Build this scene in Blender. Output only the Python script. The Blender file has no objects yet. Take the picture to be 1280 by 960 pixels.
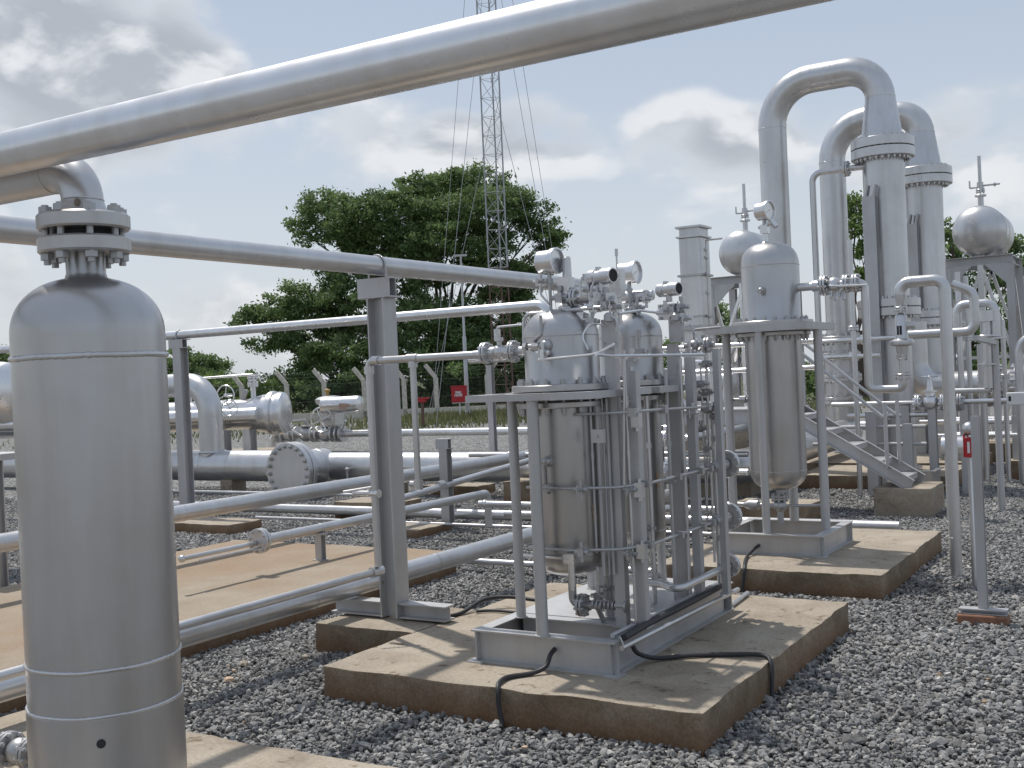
import bpy, bmesh, math, random
import numpy as np
from mathutils import Vector as V, Matrix
random.seed(7)
PI = math.pi
S = bpy.context.scene
COL = S.collection

# ------------------------------------------------------------------ camera
FL, AZ, PITCH, ROLL, EYE = 1395.0, .545, .007, .045, 1.6
F0 = V((-math.sin(AZ), math.cos(AZ), 0)); R0 = V((math.cos(AZ), math.sin(AZ), 0)); ZZ = V((0, 0, 1))
FW = math.cos(PITCH)*F0 - math.sin(PITCH)*ZZ
U0 = math.sin(PITCH)*F0 + math.cos(PITCH)*ZZ
UP = U0*math.cos(ROLL) + R0*math.sin(ROLL)
RT = R0*math.cos(ROLL) - U0*math.sin(ROLL)
EYEP = V((0, 0, EYE))
cam = bpy.data.cameras.new('camera'); camo = bpy.data.objects.new('camera', cam); COL.objects.link(camo)
camo.matrix_world = Matrix(((RT.x, UP.x, -FW.x, 0), (RT.y, UP.y, -FW.y, 0), (RT.z, UP.z, -FW.z, EYE), (0, 0, 0, 1)))
cam.sensor_width = 36; cam.lens = 36*FL/1280; cam.clip_end = 2000; cam.clip_start = .05
S.camera = camo

# survey helpers: a sight line through a photo point, met with a plane of the plant grid
def ray(px, py): return FW + RT*((px-640)/FL) - UP*((py-480)/FL)
def at(px, py, d): return EYEP + ray(px, py)*d
def onz(px, py, z): q = ray(px, py); return EYEP + q*((z-EYE)/q.z)
def onx(px, py, x): q = ray(px, py); return EYEP + q*(x/q.x)
def ony(px, py, y): q = ray(px, py); return EYEP + q*(y/q.y)
def proj(p):
    v = V(p)-EYEP; d = v.dot(FW); return 640+FL*v.dot(RT)/d, 480-FL*v.dot(UP)/d, d
def zat(x, y, py):
    lo, hi = -1, 40
    for _ in range(40):
        m = (lo+hi)/2
        if proj((x, y, m))[1] > py: lo = m
        else: hi = m
    return lo

# ------------------------------------------------------------------ materials
def newmat(name):
    m = bpy.data.materials.new(name); m.use_nodes = True
    nt = m.node_tree; nt.nodes.clear()
    out = nt.nodes.new('ShaderNodeOutputMaterial'); b = nt.nodes.new('ShaderNodeBsdfPrincipled')
    nt.links.new(b.outputs[0], out.inputs[0])
    return m, nt, b
def N(nt, t, **kw):
    n = nt.nodes.new(t)
    for k, v in kw.items():
        if k.startswith('i_'): n.inputs[int(k[2:])].default_value = v
        else: setattr(n, k, v)
    return n
def ramp(nt, fac, stops):
    r = nt.nodes.new('ShaderNodeValToRGB'); e = r.color_ramp.elements
    while len(e) < len(stops): e.new(.5)
    for k, (p, c) in enumerate(stops):
        e[k].position = p; e[k].color = c if len(c) == 4 else (*c, 1)
    nt.links.new(fac, r.inputs[0]); return r.outputs[0]
def noise(nt, scale, detail=4, rough=.55, vec=None, dist=0):
    n = nt.nodes.new('ShaderNodeTexNoise'); n.inputs['Scale'].default_value = scale
    n.inputs['Detail'].default_value = detail; n.inputs['Roughness'].default_value = rough; n.inputs['Distortion'].default_value = dist
    if vec is not None: nt.links.new(vec, n.inputs['Vector'])
    return n.outputs[0]
def geo(nt): return nt.nodes.new('ShaderNodeNewGeometry').outputs['Position']
def mix(nt, fac, a, b, mode='MIX'):
    n = nt.nodes.new('ShaderNodeMix'); n.data_type = 'RGBA'; n.blend_type = mode
    for s, v in ((n.inputs[0], fac), (n.inputs[6], a), (n.inputs[7], b)):
        if isinstance(v, (int, float)): s.default_value = v
        elif isinstance(v, tuple): s.default_value = v if len(v) == 4 else (*v, 1)
        else: nt.links.new(v, s)
    return n.outputs[2]
def bump(nt, b, h, strength, dist=.01):
    n = nt.nodes.new('ShaderNodeBump'); n.inputs['Strength'].default_value = strength; n.inputs['Distance'].default_value = dist
    nt.links.new(h, n.inputs['Height']); nt.links.new(n.outputs[0], b.inputs['Normal'])

def silver(name, base=.5, rough=.4, metal=.75, warm=.0):
    m, nt, b = newmat(name); p = geo(nt)
    n1 = noise(nt, 1.8, 5, .6, p); n2 = noise(nt, 9, 3, .6, p)
    c = ramp(nt, n1, [(.3, (base*.90*(1+warm), base*.89, base*.88*(1-warm))), (.7, (base*1.06, base*1.06, base*1.08))])
    spots = ramp(nt, noise(nt, 9, 1, .4, p), [(.155, (0, 0, 0)), (.165, (1, 1, 1))])
    c = mix(nt, spots, (base*.5, base*.44, base*.38), c)
    sc = nt.nodes.new('ShaderNodeVectorMath'); sc.operation = 'MULTIPLY'; nt.links.new(p, sc.inputs[0]); sc.inputs[1].default_value = (9, 9, .9)
    st = ramp(nt, noise(nt, 1.0, 3, .6, sc.outputs[0]), [(.45, (1, 1, 1)), (.8, (.88, .86, .83))])
    c = mix(nt, 1.0, c, st, 'MULTIPLY')
    nt.links.new(c, b.inputs['Base Color'])
    b.inputs['Metallic'].default_value = metal
    r = ramp(nt, n2, [(.3, (rough-.03,)*3), (.75, (rough+.06,)*3)])
    nt.links.new(r, b.inputs['Roughness'])
    bump(nt, b, noise(nt, 7, 2, .5, p), .05, .004)
    return m
def plain(name, col, rough=.6, metal=0.0, var=.12, scale=12):
    m, nt, b = newmat(name); p = geo(nt)
    n = noise(nt, scale, 4, .6, p)
    c = ramp(nt, n, [(.3, tuple(x*(1-var) for x in col)), (.7, tuple(min(1, x*(1+var)) for x in col))])
    nt.links.new(c, b.inputs['Base Color']); b.inputs['Roughness'].default_value = rough; b.inputs['Metallic'].default_value = metal
    bump(nt, b, noise(nt, scale*6, 3, .6, p), .15, .003)
    return m
M = {}
M['silver'] = silver('silver_paint', .61, .32, .80)
M['vessel'] = silver('vessel_paint', .49, .31, .84, .03)  # warm tint puts the brown slab's reflection into the colour, with brownish blotches
M['steel'] = silver('grey_steel_paint', .50, .46, .52)
M['bright'] = silver('bright_aluminium_paint', .76, .29, .9)
M['bolt'] = silver('bolt_metal', .46, .42, .7)
M['dark'] = plain('black_rubber', (.025, .025, .028), .55)
M['gap'] = plain('dark_gasket', (.03, .03, .03), .8)
M['red'] = plain('red_paint', (.42, .018, .025), .45)
M['darkred'] = plain('rusty_red_paint', (.13, .075, .06), .7)
M['white'] = plain('white_paint', (.7, .7, .68), .5, 0, .05)
M['orange'] = plain('orange_sticker', (.42, .27, .2), .6)
M['yellow'] = plain('yellow_knob', (.35, .22, .06), .5)
M['dial'] = plain('dial_face', (.6, .62, .61), .18, 0, .04)
M['tape'] = plain('masking_tape', (.5, .36, .25), .8, 0, .4, 60)
M['post'] = plain('fence_concrete', (.58, .54, .47), .9, 0, .2, 6)
M['brick'] = plain('red_brick', (.24, .12, .075), .9, 0, .25, 30)
M['mast'] = plain('faded_mast_paint', (.36, .37, .38), .6, 0, .15)
M['wire'] = plain('grey_wire', (.10, .10, .10), .6)

def glass_mat():
    m, nt, b = newmat('gauge_glass'); b.inputs['Transmission Weight'].default_value = 1; b.inputs['Roughness'].default_value = .03; b.inputs['IOR'].default_value = 1.45
    return m
M['glass'] = glass_mat()

def concrete_mat():
    m, nt, b = newmat('concrete_top'); p = geo(nt)
    c = ramp(nt, noise(nt, 2.2, 6, .65, p, .6), [(.28, (.235, .19, .14)), (.42, (.32, .27, .21)), (.56, (.38, .325, .255)), (.75, (.43, .38, .31))])
    fine = ramp(nt, noise(nt, 55, 4, .7, p), [(.35, (.78, .77, .75)), (.6, (1, 1, 1))])
    c = mix(nt, 1.0, c, fine, 'MULTIPLY')
    pit = ramp(nt, noise(nt, 14, 3, .5, p), [(.30, (.55, .5, .44)), (.38, (1, 1, 1))])
    c = mix(nt, 1.0, c, pit, 'MULTIPLY')
    nt.links.new(c, b.inputs['Base Color']); b.inputs['Roughness'].default_value = .88
    bump(nt, b, noise(nt, 30, 6, .7, p), .5, .01)
    return m
def muddy_mat():
    m, nt, b = newmat('mud_splashed_concrete'); p = geo(nt)
    c = ramp(nt, noise(nt, 3.2, 7, .7, p, 1.2), [(.28, (.175, .13, .082)), (.45, (.25, .19, .13)), (.6, (.32, .26, .19)), (.8, (.22, .19, .14))])
    sp = N(nt, 'ShaderNodeSeparateXYZ'); nt.links.new(p, sp.inputs[0])
    ad = N(nt, 'ShaderNodeMath', operation='MULTIPLY_ADD'); nt.links.new(noise(nt, 6, 5, .7, p), ad.inputs[0]); ad.inputs[1].default_value = .16; nt.links.new(sp.outputs[2], ad.inputs[2])
    f = ramp(nt, ad.outputs[0], [(.10, (1, 1, 1)), (.21, (0, 0, 0))])
    c = mix(nt, f, c, (.22, .13, .07))
    big = ramp(nt, noise(nt, 1.1, 3, .6, p, .5), [(.35, (.72, .72, .70)), (.6, (1.05, 1, .96))])
    c = mix(nt, 1.0, c, big, 'MULTIPLY')
    fine = ramp(nt, noise(nt, 70, 4, .7, p), [(.35, (.7, .7, .7)), (.6, (1, 1, 1))])
    c = mix(nt, 1.0, c, fine, 'MULTIPLY')
    nt.links.new(c, b.inputs['Base Color']); b.inputs['Roughness'].default_value = .92
    bump(nt, b, noise(nt, 22, 6, .75, p), .7, .015)
    return m
def dusty_mat():
    m, nt, b = newmat('laterite_dusted_concrete'); p = geo(nt)
    c = ramp(nt, noise(nt, 2.2, 6, .65, p, .6), [(.3, (.29, .25, .19)), (.72, (.40, .36, .29))])
    sc = nt.nodes.new('ShaderNodeVectorMath'); sc.operation = 'MULTIPLY'; nt.links.new(p, sc.inputs[0]); sc.inputs[1].default_value = (1, .55, 1)
    f = ramp(nt, noise(nt, 1.3, 7, .62, sc.outputs[0], .9), [(.28, (.15, .15, .15)), (.72, (.85, .85, .85))])
    c = mix(nt, f, c, (.285, .18, .105))
    fine = ramp(nt, noise(nt, 60, 4, .7, p), [(.35, (.8, .8, .8)), (.6, (1, 1, 1))])
    c = mix(nt, 1.0, c, fine, 'MULTIPLY')
    nt.links.new(c, b.inputs['Base Color']); b.inputs['Roughness'].default_value = .92
    bump(nt, b, noise(nt, 30, 6, .7, p), .5, .01)
    return m
M['concrete'] = concrete_mat(); M['mud'] = muddy_mat(); M['dust'] = dusty_mat()

def ground_mat():
    m, nt, b = newmat('gravel_ground'); p = geo(nt)
    vo = nt.nodes.new('ShaderNodeTexVoronoi'); vo.inputs['Scale'].default_value = 24; nt.links.new(p, vo.inputs['Vector'])
    rg = N(nt, 'ShaderNodeSeparateColor'); nt.links.new(vo.outputs['Color'], rg.inputs[0])
    c = ramp(nt, rg.outputs[0], [(0, (.12, .12, .118)), (.35, (.22, .217, .212)), (.7, (.33, .325, .318)), (1, (.5, .49, .465))])
    e = ramp(nt, vo.outputs['Distance'], [(.35, (1, 1, 1)), (.8, (.25, .25, .25))])
    c = mix(nt, 1.0, c, e, 'MULTIPLY')
    # beyond the plant the ground is earth and grass
    sp = N(nt, 'ShaderNodeSeparateXYZ'); nt.links.new(p, sp.inputs[0])
    ln = nt.nodes.new('ShaderNodeVectorMath'); ln.operation = 'DOT_PRODUCT'; nt.links.new(p, ln.inputs[0]); ln.inputs[1].default_value = (-.5184, .8551, 0)
    nz = noise(nt, .25, 5, .65, p)
    a = N(nt, 'ShaderNodeMath', operation='MULTIPLY_ADD'); nt.links.new(nz, a.inputs[0]); a.inputs[1].default_value = 12; nt.links.new(ln.outputs['Value'], a.inputs[2])
    mr = N(nt, 'ShaderNodeMapRange'); nt.links.new(a.outputs[0], mr.inputs[0]); mr.inputs[1].default_value = 50; mr.inputs[2].default_value = 56
    g = ramp(nt, noise(nt, 1.5, 6, .7, p), [(.3, (.04, .055, .018)), (.55, (.075, .09, .032)), (.75, (.15, .13, .075))])
    patch = ramp(nt, noise(nt, .8, 6, .7, p), [(.6, (0, 0, 0)), (.66, (.6, .6, .6))])
    mr2 = N(nt, 'ShaderNodeMapRange'); nt.links.new(ln.outputs['Value'], mr2.inputs[0]); mr2.inputs[1].default_value = 17; mr2.inputs[2].default_value = 30
    pf = mix(nt, 1.0, patch, mr2.outputs[0], 'MULTIPLY')
    c = mix(nt, pf, c, g); c = mix(nt, mr.outputs[0], c, g)
    nt.links.new(c, b.inputs['Base Color']); b.inputs['Roughness'].default_value = .95
    inv = N(nt, 'ShaderNodeMath', operation='SUBTRACT'); inv.inputs[0].default_value = 1; nt.links.new(vo.outputs['Distance'], inv.inputs[1])
    bump(nt, b, inv.outputs[0], .9, .03)
    return m
def stone_mat():
    m, nt, b = newmat('crushed_stone')
    at_ = N(nt, 'ShaderNodeAttribute', attribute_name='tone')
    c = ramp(nt, at_.outputs['Fac'], [(0, (.115, .113, .11)), (.3, (.20, .197, .192)), (.62, (.29, .285, .278)), (.9, (.42, .41, .39)), (.985, (.58, .56, .52)), (1, (.36, .26, .17))])
    p = geo(nt)
    c = mix(nt, 1.0, c, ramp(nt, noise(nt, 90, 3, .7, p), [(.3, (.7, .7, .7)), (.65, (1.1, 1.1, 1.1))]), 'MULTIPLY')
    c = mix(nt, 1.0, c, ramp(nt, noise(nt, .9, 5, .65, p), [(.32, (.72, .70, .68)), (.5, (1, 1, 1)), (.72, (1.18, 1.14, 1.08))]), 'MULTIPLY')
    nt.links.new(c, b.inputs['Base Color']); b.inputs['Roughness'].default_value = .85
    return m
def leaf_mat(name, dark, light):
    m = bpy.data.materials.new(name); m.use_nodes = True; nt = m.node_tree; nt.nodes.clear()
    out = nt.nodes.new('ShaderNodeOutputMaterial')
    a = N(nt, 'ShaderNodeAttribute', attribute_name='tone')
    c = ramp(nt, a.outputs['Fac'], [(0, dark), (1, light)])
    d = nt.nodes.new('ShaderNodeBsdfPrincipled'); d.inputs['Roughness'].default_value = .6; nt.links.new(c, d.inputs['Base Color'])
    t = nt.nodes.new('ShaderNodeBsdfTranslucent'); nt.links.new(c, t.inputs[0])
    mx = nt.nodes.new('ShaderNodeMixShader'); mx.inputs[0].default_value = .42
    nt.links.new(d.outputs[0], mx.inputs[1]); nt.links.new(t.outputs[0], mx.inputs[2]); nt.links.new(mx.outputs[0], out.inputs[0])
    return m
M['ground'] = ground_mat(); M['stone'] = stone_mat()
M['leaf'] = leaf_mat('tree_leaves', (.078, .13, .044), (.22, .31, .115))
M['leaf2'] = leaf_mat('bright_leaves', (.10, .165, .045), (.24, .34, .10))
M['grass'] = leaf_mat('grass_blades', (.08, .10, .035), (.21, .21, .10))
M['bark'] = plain('tree_bark', (.085, .065, .05), .9, 0, .3, 5)

# ------------------------------------------------------------------ mesh builder
def frame(d):
    d = V(d).normalized()
    a = V((0, 0, 1)) if abs(d.z) < .9 else V((1, 0, 0))
    x = d.cross(a).normalized(); y = d.cross(x).normalized()
    return d, x, y
class MB:
    def __init__(s): s.v = []; s.f = []; s.mi = []; s.m = 0
    def add(s, vs, fs):
        o = len(s.v); s.v += [V(p) for p in vs]
        for f in fs: s.f.append(tuple(o+i for i in f)); s.mi.append(s.m)
        return s
    def lathe(s, o, axis, prof, n=24):
        """prof: list of (height along axis, radius)"""
        d, x, y = frame(axis); o = V(o); vs = []; rings = []
        for h, r in prof:
            if r < 1e-6: rings.append([len(vs)]); vs.append(o+d*h)
            else:
                rings.append(list(range(len(vs), len(vs)+n)))
                for k in range(n):
                    a = 2*PI*k/n; vs.append(o+d*h+x*(r*math.cos(a))+y*(r*math.sin(a)))
        fs = []
        for A, B in zip(rings, rings[1:]):
            for k in range(n):
                k2 = (k+1) % n
                if len(A) == 1 and len(B) == 1: continue
                if len(A) == 1: fs.append((A[0], B[k2], B[k]))
                elif len(B) == 1: fs.append((A[k], A[k2], B[0]))
                else: fs.append((A[k], A[k2], B[k2], B[k]))
        if len(rings[0]) > 1: fs.append(tuple(reversed(rings[0])))
        if len(rings[-1]) > 1: fs.append(tuple(rings[-1]))
        return s.add(vs, fs)
    def cyl(s, a, b, r, r2=None, n=14):
        a = V(a); b = V(b); L = (b-a).length
        return s.lathe(a, b-a, [(0, r), (L, r if r2 is None else r2)], n)
    def disc(s, c, axis, r, t, n=28, bev=None):
        bv = min(t*.15, .004) if bev is None else bev
        return s.lathe(V(c)-V(axis).normalized()*t/2, axis, [(0, r-bv), (bv, r), (t-bv, r), (t, r-bv)], n)
    def tube(s, pts, r, bend=0, n=14, cap=True):
        pts = [V(p) for p in pts]; path = [pts[0]]
        for i in range(1, len(pts)-1):
            p = pts[i]; a = (pts[i-1]-p); b = (pts[i+1]-p); la, lb = a.length, b.length
            a.normalize(); b.normalize(); ang = a.angle(b, PI)
            if bend <= 0 or ang > PI-.02: path.append(p); continue
            t = min(bend/math.tan(ang/2), la*.49 if i > 1 else la*.98, lb*.49 if i < len(pts)-2 else lb*.98); R = t*math.tan(ang/2)
            bis = (a+b).normalized(); c = p+bis*(R/math.sin(ang/2))
            u = (p+a*t-c); w = (p+b*t-c); tot = u.angle(w)
            ax = u.cross(w).normalized(); k = max(3, int(tot/(PI/2)*9))
            for j in range(k+1): path.append(c+Matrix.Rotation(tot*j/k, 3, ax) @ u)
        path.append(pts[-1])
        cl = [path[0]]
        for p in path[1:]:
            if (p-cl[-1]).length > 1e-5: cl.append(p)
        path = cl
        d, x, y = frame(path[1]-path[0]); vs = []; m = len(path)
        for i, p in enumerate(path):
            if i == 0: t = (path[1]-path[0]).normalized()
            elif i == m-1: t = (path[-1]-path[-2]).normalized()
            else: t = ((path[i]-path[i-1]).normalized()+(path[i+1]-path[i]).normalized()).normalized()
            x = (x-t*x.dot(t)).normalized(); y = t.cross(x)
            sc = 1.0
            if 0 < i < m-1:
                cc = t.dot((path[i+1]-path[i]).normalized()); sc = 1/max(cc, .5)
            for k in range(n):
                a_ = 2*PI*k/n; vs.append(p+x*(r*math.cos(a_))+y*(r*math.sin(a_)))
        fs = []
        for i in range(m-1):
            for k in range(n):
                k2 = (k+1) % n; fs.append((i*n+k, i*n+k2, (i+1)*n+k2, (i+1)*n+k))
        if cap: fs.append(tuple(reversed(range(n)))); fs.append(tuple(range((m-1)*n, m*n)))
        return s.add(vs, fs)
    def torus(s, c, axis, R, r, n=28, k=8, a0=0, a1=2*PI):
        d, x, y = frame(axis); c = V(c); full = abs(a1-a0-2*PI) < 1e-6
        m = n if full else n+1; vs = []
        for i in range(m):
            a = a0+(a1-a0)*i/n; u = x*math.cos(a)+y*math.sin(a)
            for j in range(k):
                b = 2*PI*j/k; vs.append(c+u*(R+r*math.cos(b))+d*(r*math.sin(b)))
        fs = []
        for i in range(n):
            i2 = (i+1) % m
            for j in range(k):
                j2 = (j+1) % k; fs.append((i*k+j, i2*k+j, i2*k+j2, i*k+j2))
        return s.add(vs, fs)
    def box(s, x0, x1, y0, y1, z0, z1):
        vs = [(x, y, z) for z in (z0, z1) for y in (y0, y1) for x in (x0, x1)]
        return s.add(vs, [(0, 2, 3, 1), (4, 5, 7, 6), (0, 1, 5, 4), (2, 6, 7, 3), (0, 4, 6, 2), (1, 3, 7, 5)])
    def extr(s, a, b, up, poly):
        """extrude a polygon (u sideways, w along up) from a to b"""
        a = V(a); b = V(b); d = (b-a).normalized(); u = d.cross(V(up)).normalized(); w = u.cross(d).normalized(); n = len(poly)
        vs = [a+u*p+w*q for p, q in poly]+[b+u*p+w*q for p, q in poly]
        fs = [(k, (k+1) % n, n+(k+1) % n, n+k) for k in range(n)]
        fs += [tuple(reversed(range(n))), tuple(range(n, 2*n))]
        return s.add(vs, fs)
    def bar(s, a, b, w, h, up=(0, 0, 1)):
        return s.extr(a, b, up, [(-w/2, -h/2), (w/2, -h/2), (w/2, h/2), (-w/2, h/2)])
    def hbeam(s, a, b, up, w, h, tf=.01, tw=.008):
        W, Hh, f, t = w/2, h/2, tf, tw/2
        return s.extr(a, b, up, [(-W, -Hh), (W, -Hh), (W, -Hh+f), (t, -Hh+f), (t, Hh-f), (W, Hh-f), (W, Hh), (-W, Hh), (-W, Hh-f), (-t, Hh-f), (-t, -Hh+f), (-W, -Hh+f)])
    def chan(s, a, b, up, w, h, t=.008):
        """C channel, open towards +u"""
        W, Hh = w/2, h/2
        return s.extr(a, b, up, [(-W, -Hh), (W, -Hh), (W, -Hh+t), (-W+t, -Hh+t), (-W+t, Hh-t), (W, Hh-t), (W, Hh), (-W, Hh)])
    def bolts(s, c, axis, R, nb, r, L, a0=.2, n=6):
        """bolt studs with hex nuts through a disc centred at c"""
        d, x, y = frame(axis); c = V(c)
        for k in range(nb):
            a = a0+2*PI*k/nb; p = c+x*(R*math.cos(a))+y*(R*math.sin(a))
            s.cyl(p-d*L/2, p+d*L/2, r, n=n)
            s.cyl(p-d*(L/2+r*.5), p+d*(L/2+r*.5), r*.55, n=6)
        return s
    def flange(s, c, axis, r, t, nb, br=None, gap=.006, pair=True, n=28):
        c = V(c); d = V(axis).normalized(); br = br or r*.08
        if pair:
            s.disc(c-d*(t+gap)/2, d, r, t, n); s.disc(c+d*(t+gap)/2, d, r, t, n); s.disc(c, d, r*.72, gap*1.2, n, 0)
            s.bolts(c, d, r*.84, nb, br, 2*t+gap+br*2.4)
        else:
            s.disc(c, d, r, t, n); s.bolts(c, d, r*.84, nb, br, t+br*2.4)
        return s
    def wheel(s, c, axis, R, r, sp=4, stem=.0):
        s.torus(c, axis, R, r, 24, 6); d, x, y = frame(axis); c = V(c)
        for k in range(sp):
            a = PI*2*k/sp+.4; s.cyl(c, c+(x*math.cos(a)+y*math.sin(a))*R, r*.7, n=6)
        s.disc(c, axis, R*.2, r*2.2, 10)
        if stem: s.cyl(c, c-d*stem, r*1.1, n=8)
        return s
    def ico(s, c, r, sub=1, jit=0, sc=(1, 1, 1)):
        bm = bmesh.new(); bmesh.ops.create_icosphere(bm, subdivisions=sub, radius=r)
        c = V(c); vs = [c+V((v.co.x*sc[0], v.co.y*sc[1], v.co.z*sc[2]))*(1+random.uniform(-jit, jit)) for v in bm.verts]
        fs = [tuple(v.index for v in f.verts) for f in bm.faces]; bm.free()
        return s.add(vs, fs)
    def build(s, name, mat, parent=None, angle=32, bevel=0):
        me = bpy.data.meshes.new(name); off = parent_loc(parent)
        me.from_pydata([tuple(p-off) for p in s.v], [], s.f); me.update()
        mats = mat if isinstance(mat, (list, tuple)) else [mat]
        for m_ in mats: me.materials.append(M[m_])
        if len(mats) > 1: me.polygons.foreach_set('material_index', s.mi)
        bm = bmesh.new(); bm.from_mesh(me); bmesh.ops.recalc_face_normals(bm, faces=bm.faces); bm.to_mesh(me); bm.free()
        me.shade_smooth()
        me.set_sharp_from_angle(angle=math.radians(angle))
        o = bpy.data.objects.new(name, me); COL.objects.link(o)
        if parent is not None: o.parent = parent
        if bevel:
            b = o.modifiers.new('bevel', 'BEVEL'); b.width = bevel; b.segments = 2; b.limit_method = 'ANGLE'
        return o
def parent_loc(p):
    l = V((0, 0, 0))
    while p is not None: l += p.location; p = p.parent
    return l
def tag(o, label, cat, group=None, kind=None):
    o['label'] = label; o['category'] = cat
    if group: o['group'] = group
    if kind: o['kind'] = kind
    return o
def thing(name, label, cat, loc, group=None):
    o = bpy.data.objects.new(name, None); COL.objects.link(o); o.location = V(loc); o.empty_display_size = .1
    return tag(o, label, cat, group)
def copy_tree(o, parent=None):
    c = o.copy(); COL.objects.link(c); c.parent = parent
    for ch in [x for x in bpy.data.objects if x.parent == o]: copy_tree(ch, c)
    return c
def dome(h0, r, hh, up=1, k=10, e=.72):
    return [(h0+up*hh*math.sin(PI/2*i/k)**.9, r*math.cos(PI/2*i/k)**e if i < k else 0) for i in range(0, k+1)]
X = V((1, 0, 0)); Y = V((0, 1, 0)); Z = V((0, 0, 1))

# ------------------------------------------------------------------ ground
b = MB()
b.add([(-500, -300, 0), (500, -300, 0), (500, 900, 0), (-500, 900, 0)], [(0, 1, 2, 3)])
g = b.build('ground', 'ground'); g['kind'] = 'structure'; g['label'] = 'grey crushed stone yard with grass beyond the fence'

def stone_tile(seed, n=2100, L=1.0):
    rnd = np.random.RandomState(seed)
    bm = bmesh.new(); bmesh.ops.create_icosphere(bm, subdivisions=1, radius=1)
    bv = np.array([v.co[:] for v in bm.verts]); bf = np.array([[v.index for v in f.verts] for f in bm.faces]); bm.free()
    vs = []; fs = []; tone = []
    sizes = rnd.gamma(6, .00175, n)+.0045
    for i in range(n):
        q = bv*(1+rnd.uniform(-.28, .28, (len(bv), 1)))
        # flatten on two random planes for a crushed look
        for _ in range(3):
            nn = rnd.normal(size=3); nn /= np.linalg.norm(nn); dd = q@nn; lim = rnd.uniform(.35, .7)
            q = q-np.outer(np.clip(dd-lim, 0, None), nn)
        q = q*np.array([1, rnd.uniform(.6, 1), rnd.uniform(.45, .8)])
        a, be, ga = rnd.uniform(0, 2*PI), rnd.normal()*.5, rnd.normal()*.5
        Rm = np.array(Matrix.Rotation(a, 3, 'Z') @ Matrix.Rotation(be, 3, 'X') @ Matrix.Rotation(ga, 3, 'Y'))
        s_ = sizes[i]; q = (q*s_)@Rm.T
        q += np.array([rnd.uniform(-L/2, L/2), rnd.uniform(-L/2, L/2), rnd.uniform(.2, 1.0)*.017+s_*.25])
        fs.append(bf+len(vs)*12); vs.append(q); t = rnd.beta(1.7, 1.9)*.985
        if rnd.rand() < .0012: t = 1.0
        tone += [t]*len(bf)
    vs = np.concatenate(vs); fs = np.concatenate(fs)
    me = bpy.data.meshes.new('stone_patch'); me.from_pydata(vs.tolist(), [], fs.tolist())
    at_ = me.attributes.new('tone', 'FLOAT', 'FACE'); at_.data.foreach_set('value', tone)
    me.materials.append(M['stone']); return me
tiles = bpy.data.collections.new('stone_patches')
for k in range(4):
    o = bpy.data.objects.new('stone_patch', stone_tile(k)); tiles.objects.link(o)
pts = []
for ix in range(-22, 6):
    for iy in range(1, 27):
        p = V((ix+.5, iy+.5, 0)); u, v, d = proj(p)
        if d > .5 and d < 18 and -260*8/d-60 < u < 1340+260*8/d and v < 960+1500/d*1.6: pts.append((ix+.5, iy+.5, 0))
me = bpy.data.meshes.new('gravel'); me.from_pydata(pts, [], [])
gr = bpy.data.objects.new('gravel', me); COL.objects.link(gr)
tag(gr, 'grey crushed stone gravel covering the plant yard', 'gravel', kind='stuff')
ng = bpy.data.node_groups.new('scatter', 'GeometryNodeTree')
ng.interface.new_socket('Geometry', in_out='INPUT', socket_type='NodeSocketGeometry'); ng.interface.new_socket('Geometry', in_out='OUTPUT', socket_type='NodeSocketGeometry')
gi = ng.nodes.new('NodeGroupInput'); go = ng.nodes.new('NodeGroupOutput'); iop = ng.nodes.new('GeometryNodeInstanceOnPoints')
ci = ng.nodes.new('GeometryNodeCollectionInfo'); ci.inputs['Collection'].default_value = tiles; ci.inputs['Separate Children'].default_value = True; ci.inputs['Reset Children'].default_value = True
ri = ng.nodes.new('FunctionNodeRandomValue'); ri.data_type = 'INT'; ri.inputs['Min'].default_value = 0; ri.inputs['Max'].default_value = 3; ri.inputs['Seed'].default_value = 3
r2 = ng.nodes.new('FunctionNodeRandomValue'); r2.data_type = 'INT'; r2.inputs['Min'].default_value = 0; r2.inputs['Max'].default_value = 3; r2.inputs['Seed'].default_value = 9
mu = ng.nodes.new('ShaderNodeMath'); mu.operation = 'MULTIPLY'; mu.inputs[1].default_value = PI/2
cx = ng.nodes.new('ShaderNodeCombineXYZ')
def intout(n): return [s_ for s_ in n.outputs if s_.enabled][0]
ng.links.new(gi.outputs[0], iop.inputs['Points']); ng.links.new(ci.outputs[0], iop.inputs['Instance']); iop.inputs['Pick Instance'].default_value = True
ng.links.new(intout(ri), iop.inputs['Instance Index']); ng.links.new(intout(r2), mu.inputs[0]); ng.links.new(mu.outputs[0], cx.inputs[2])
ng.links.new(cx.outputs[0], iop.inputs['Rotation']); ng.links.new(iop.outputs[0], go.inputs[0])
gm = gr.modifiers.new('scatter', 'NODES'); gm.node_group = ng

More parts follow.
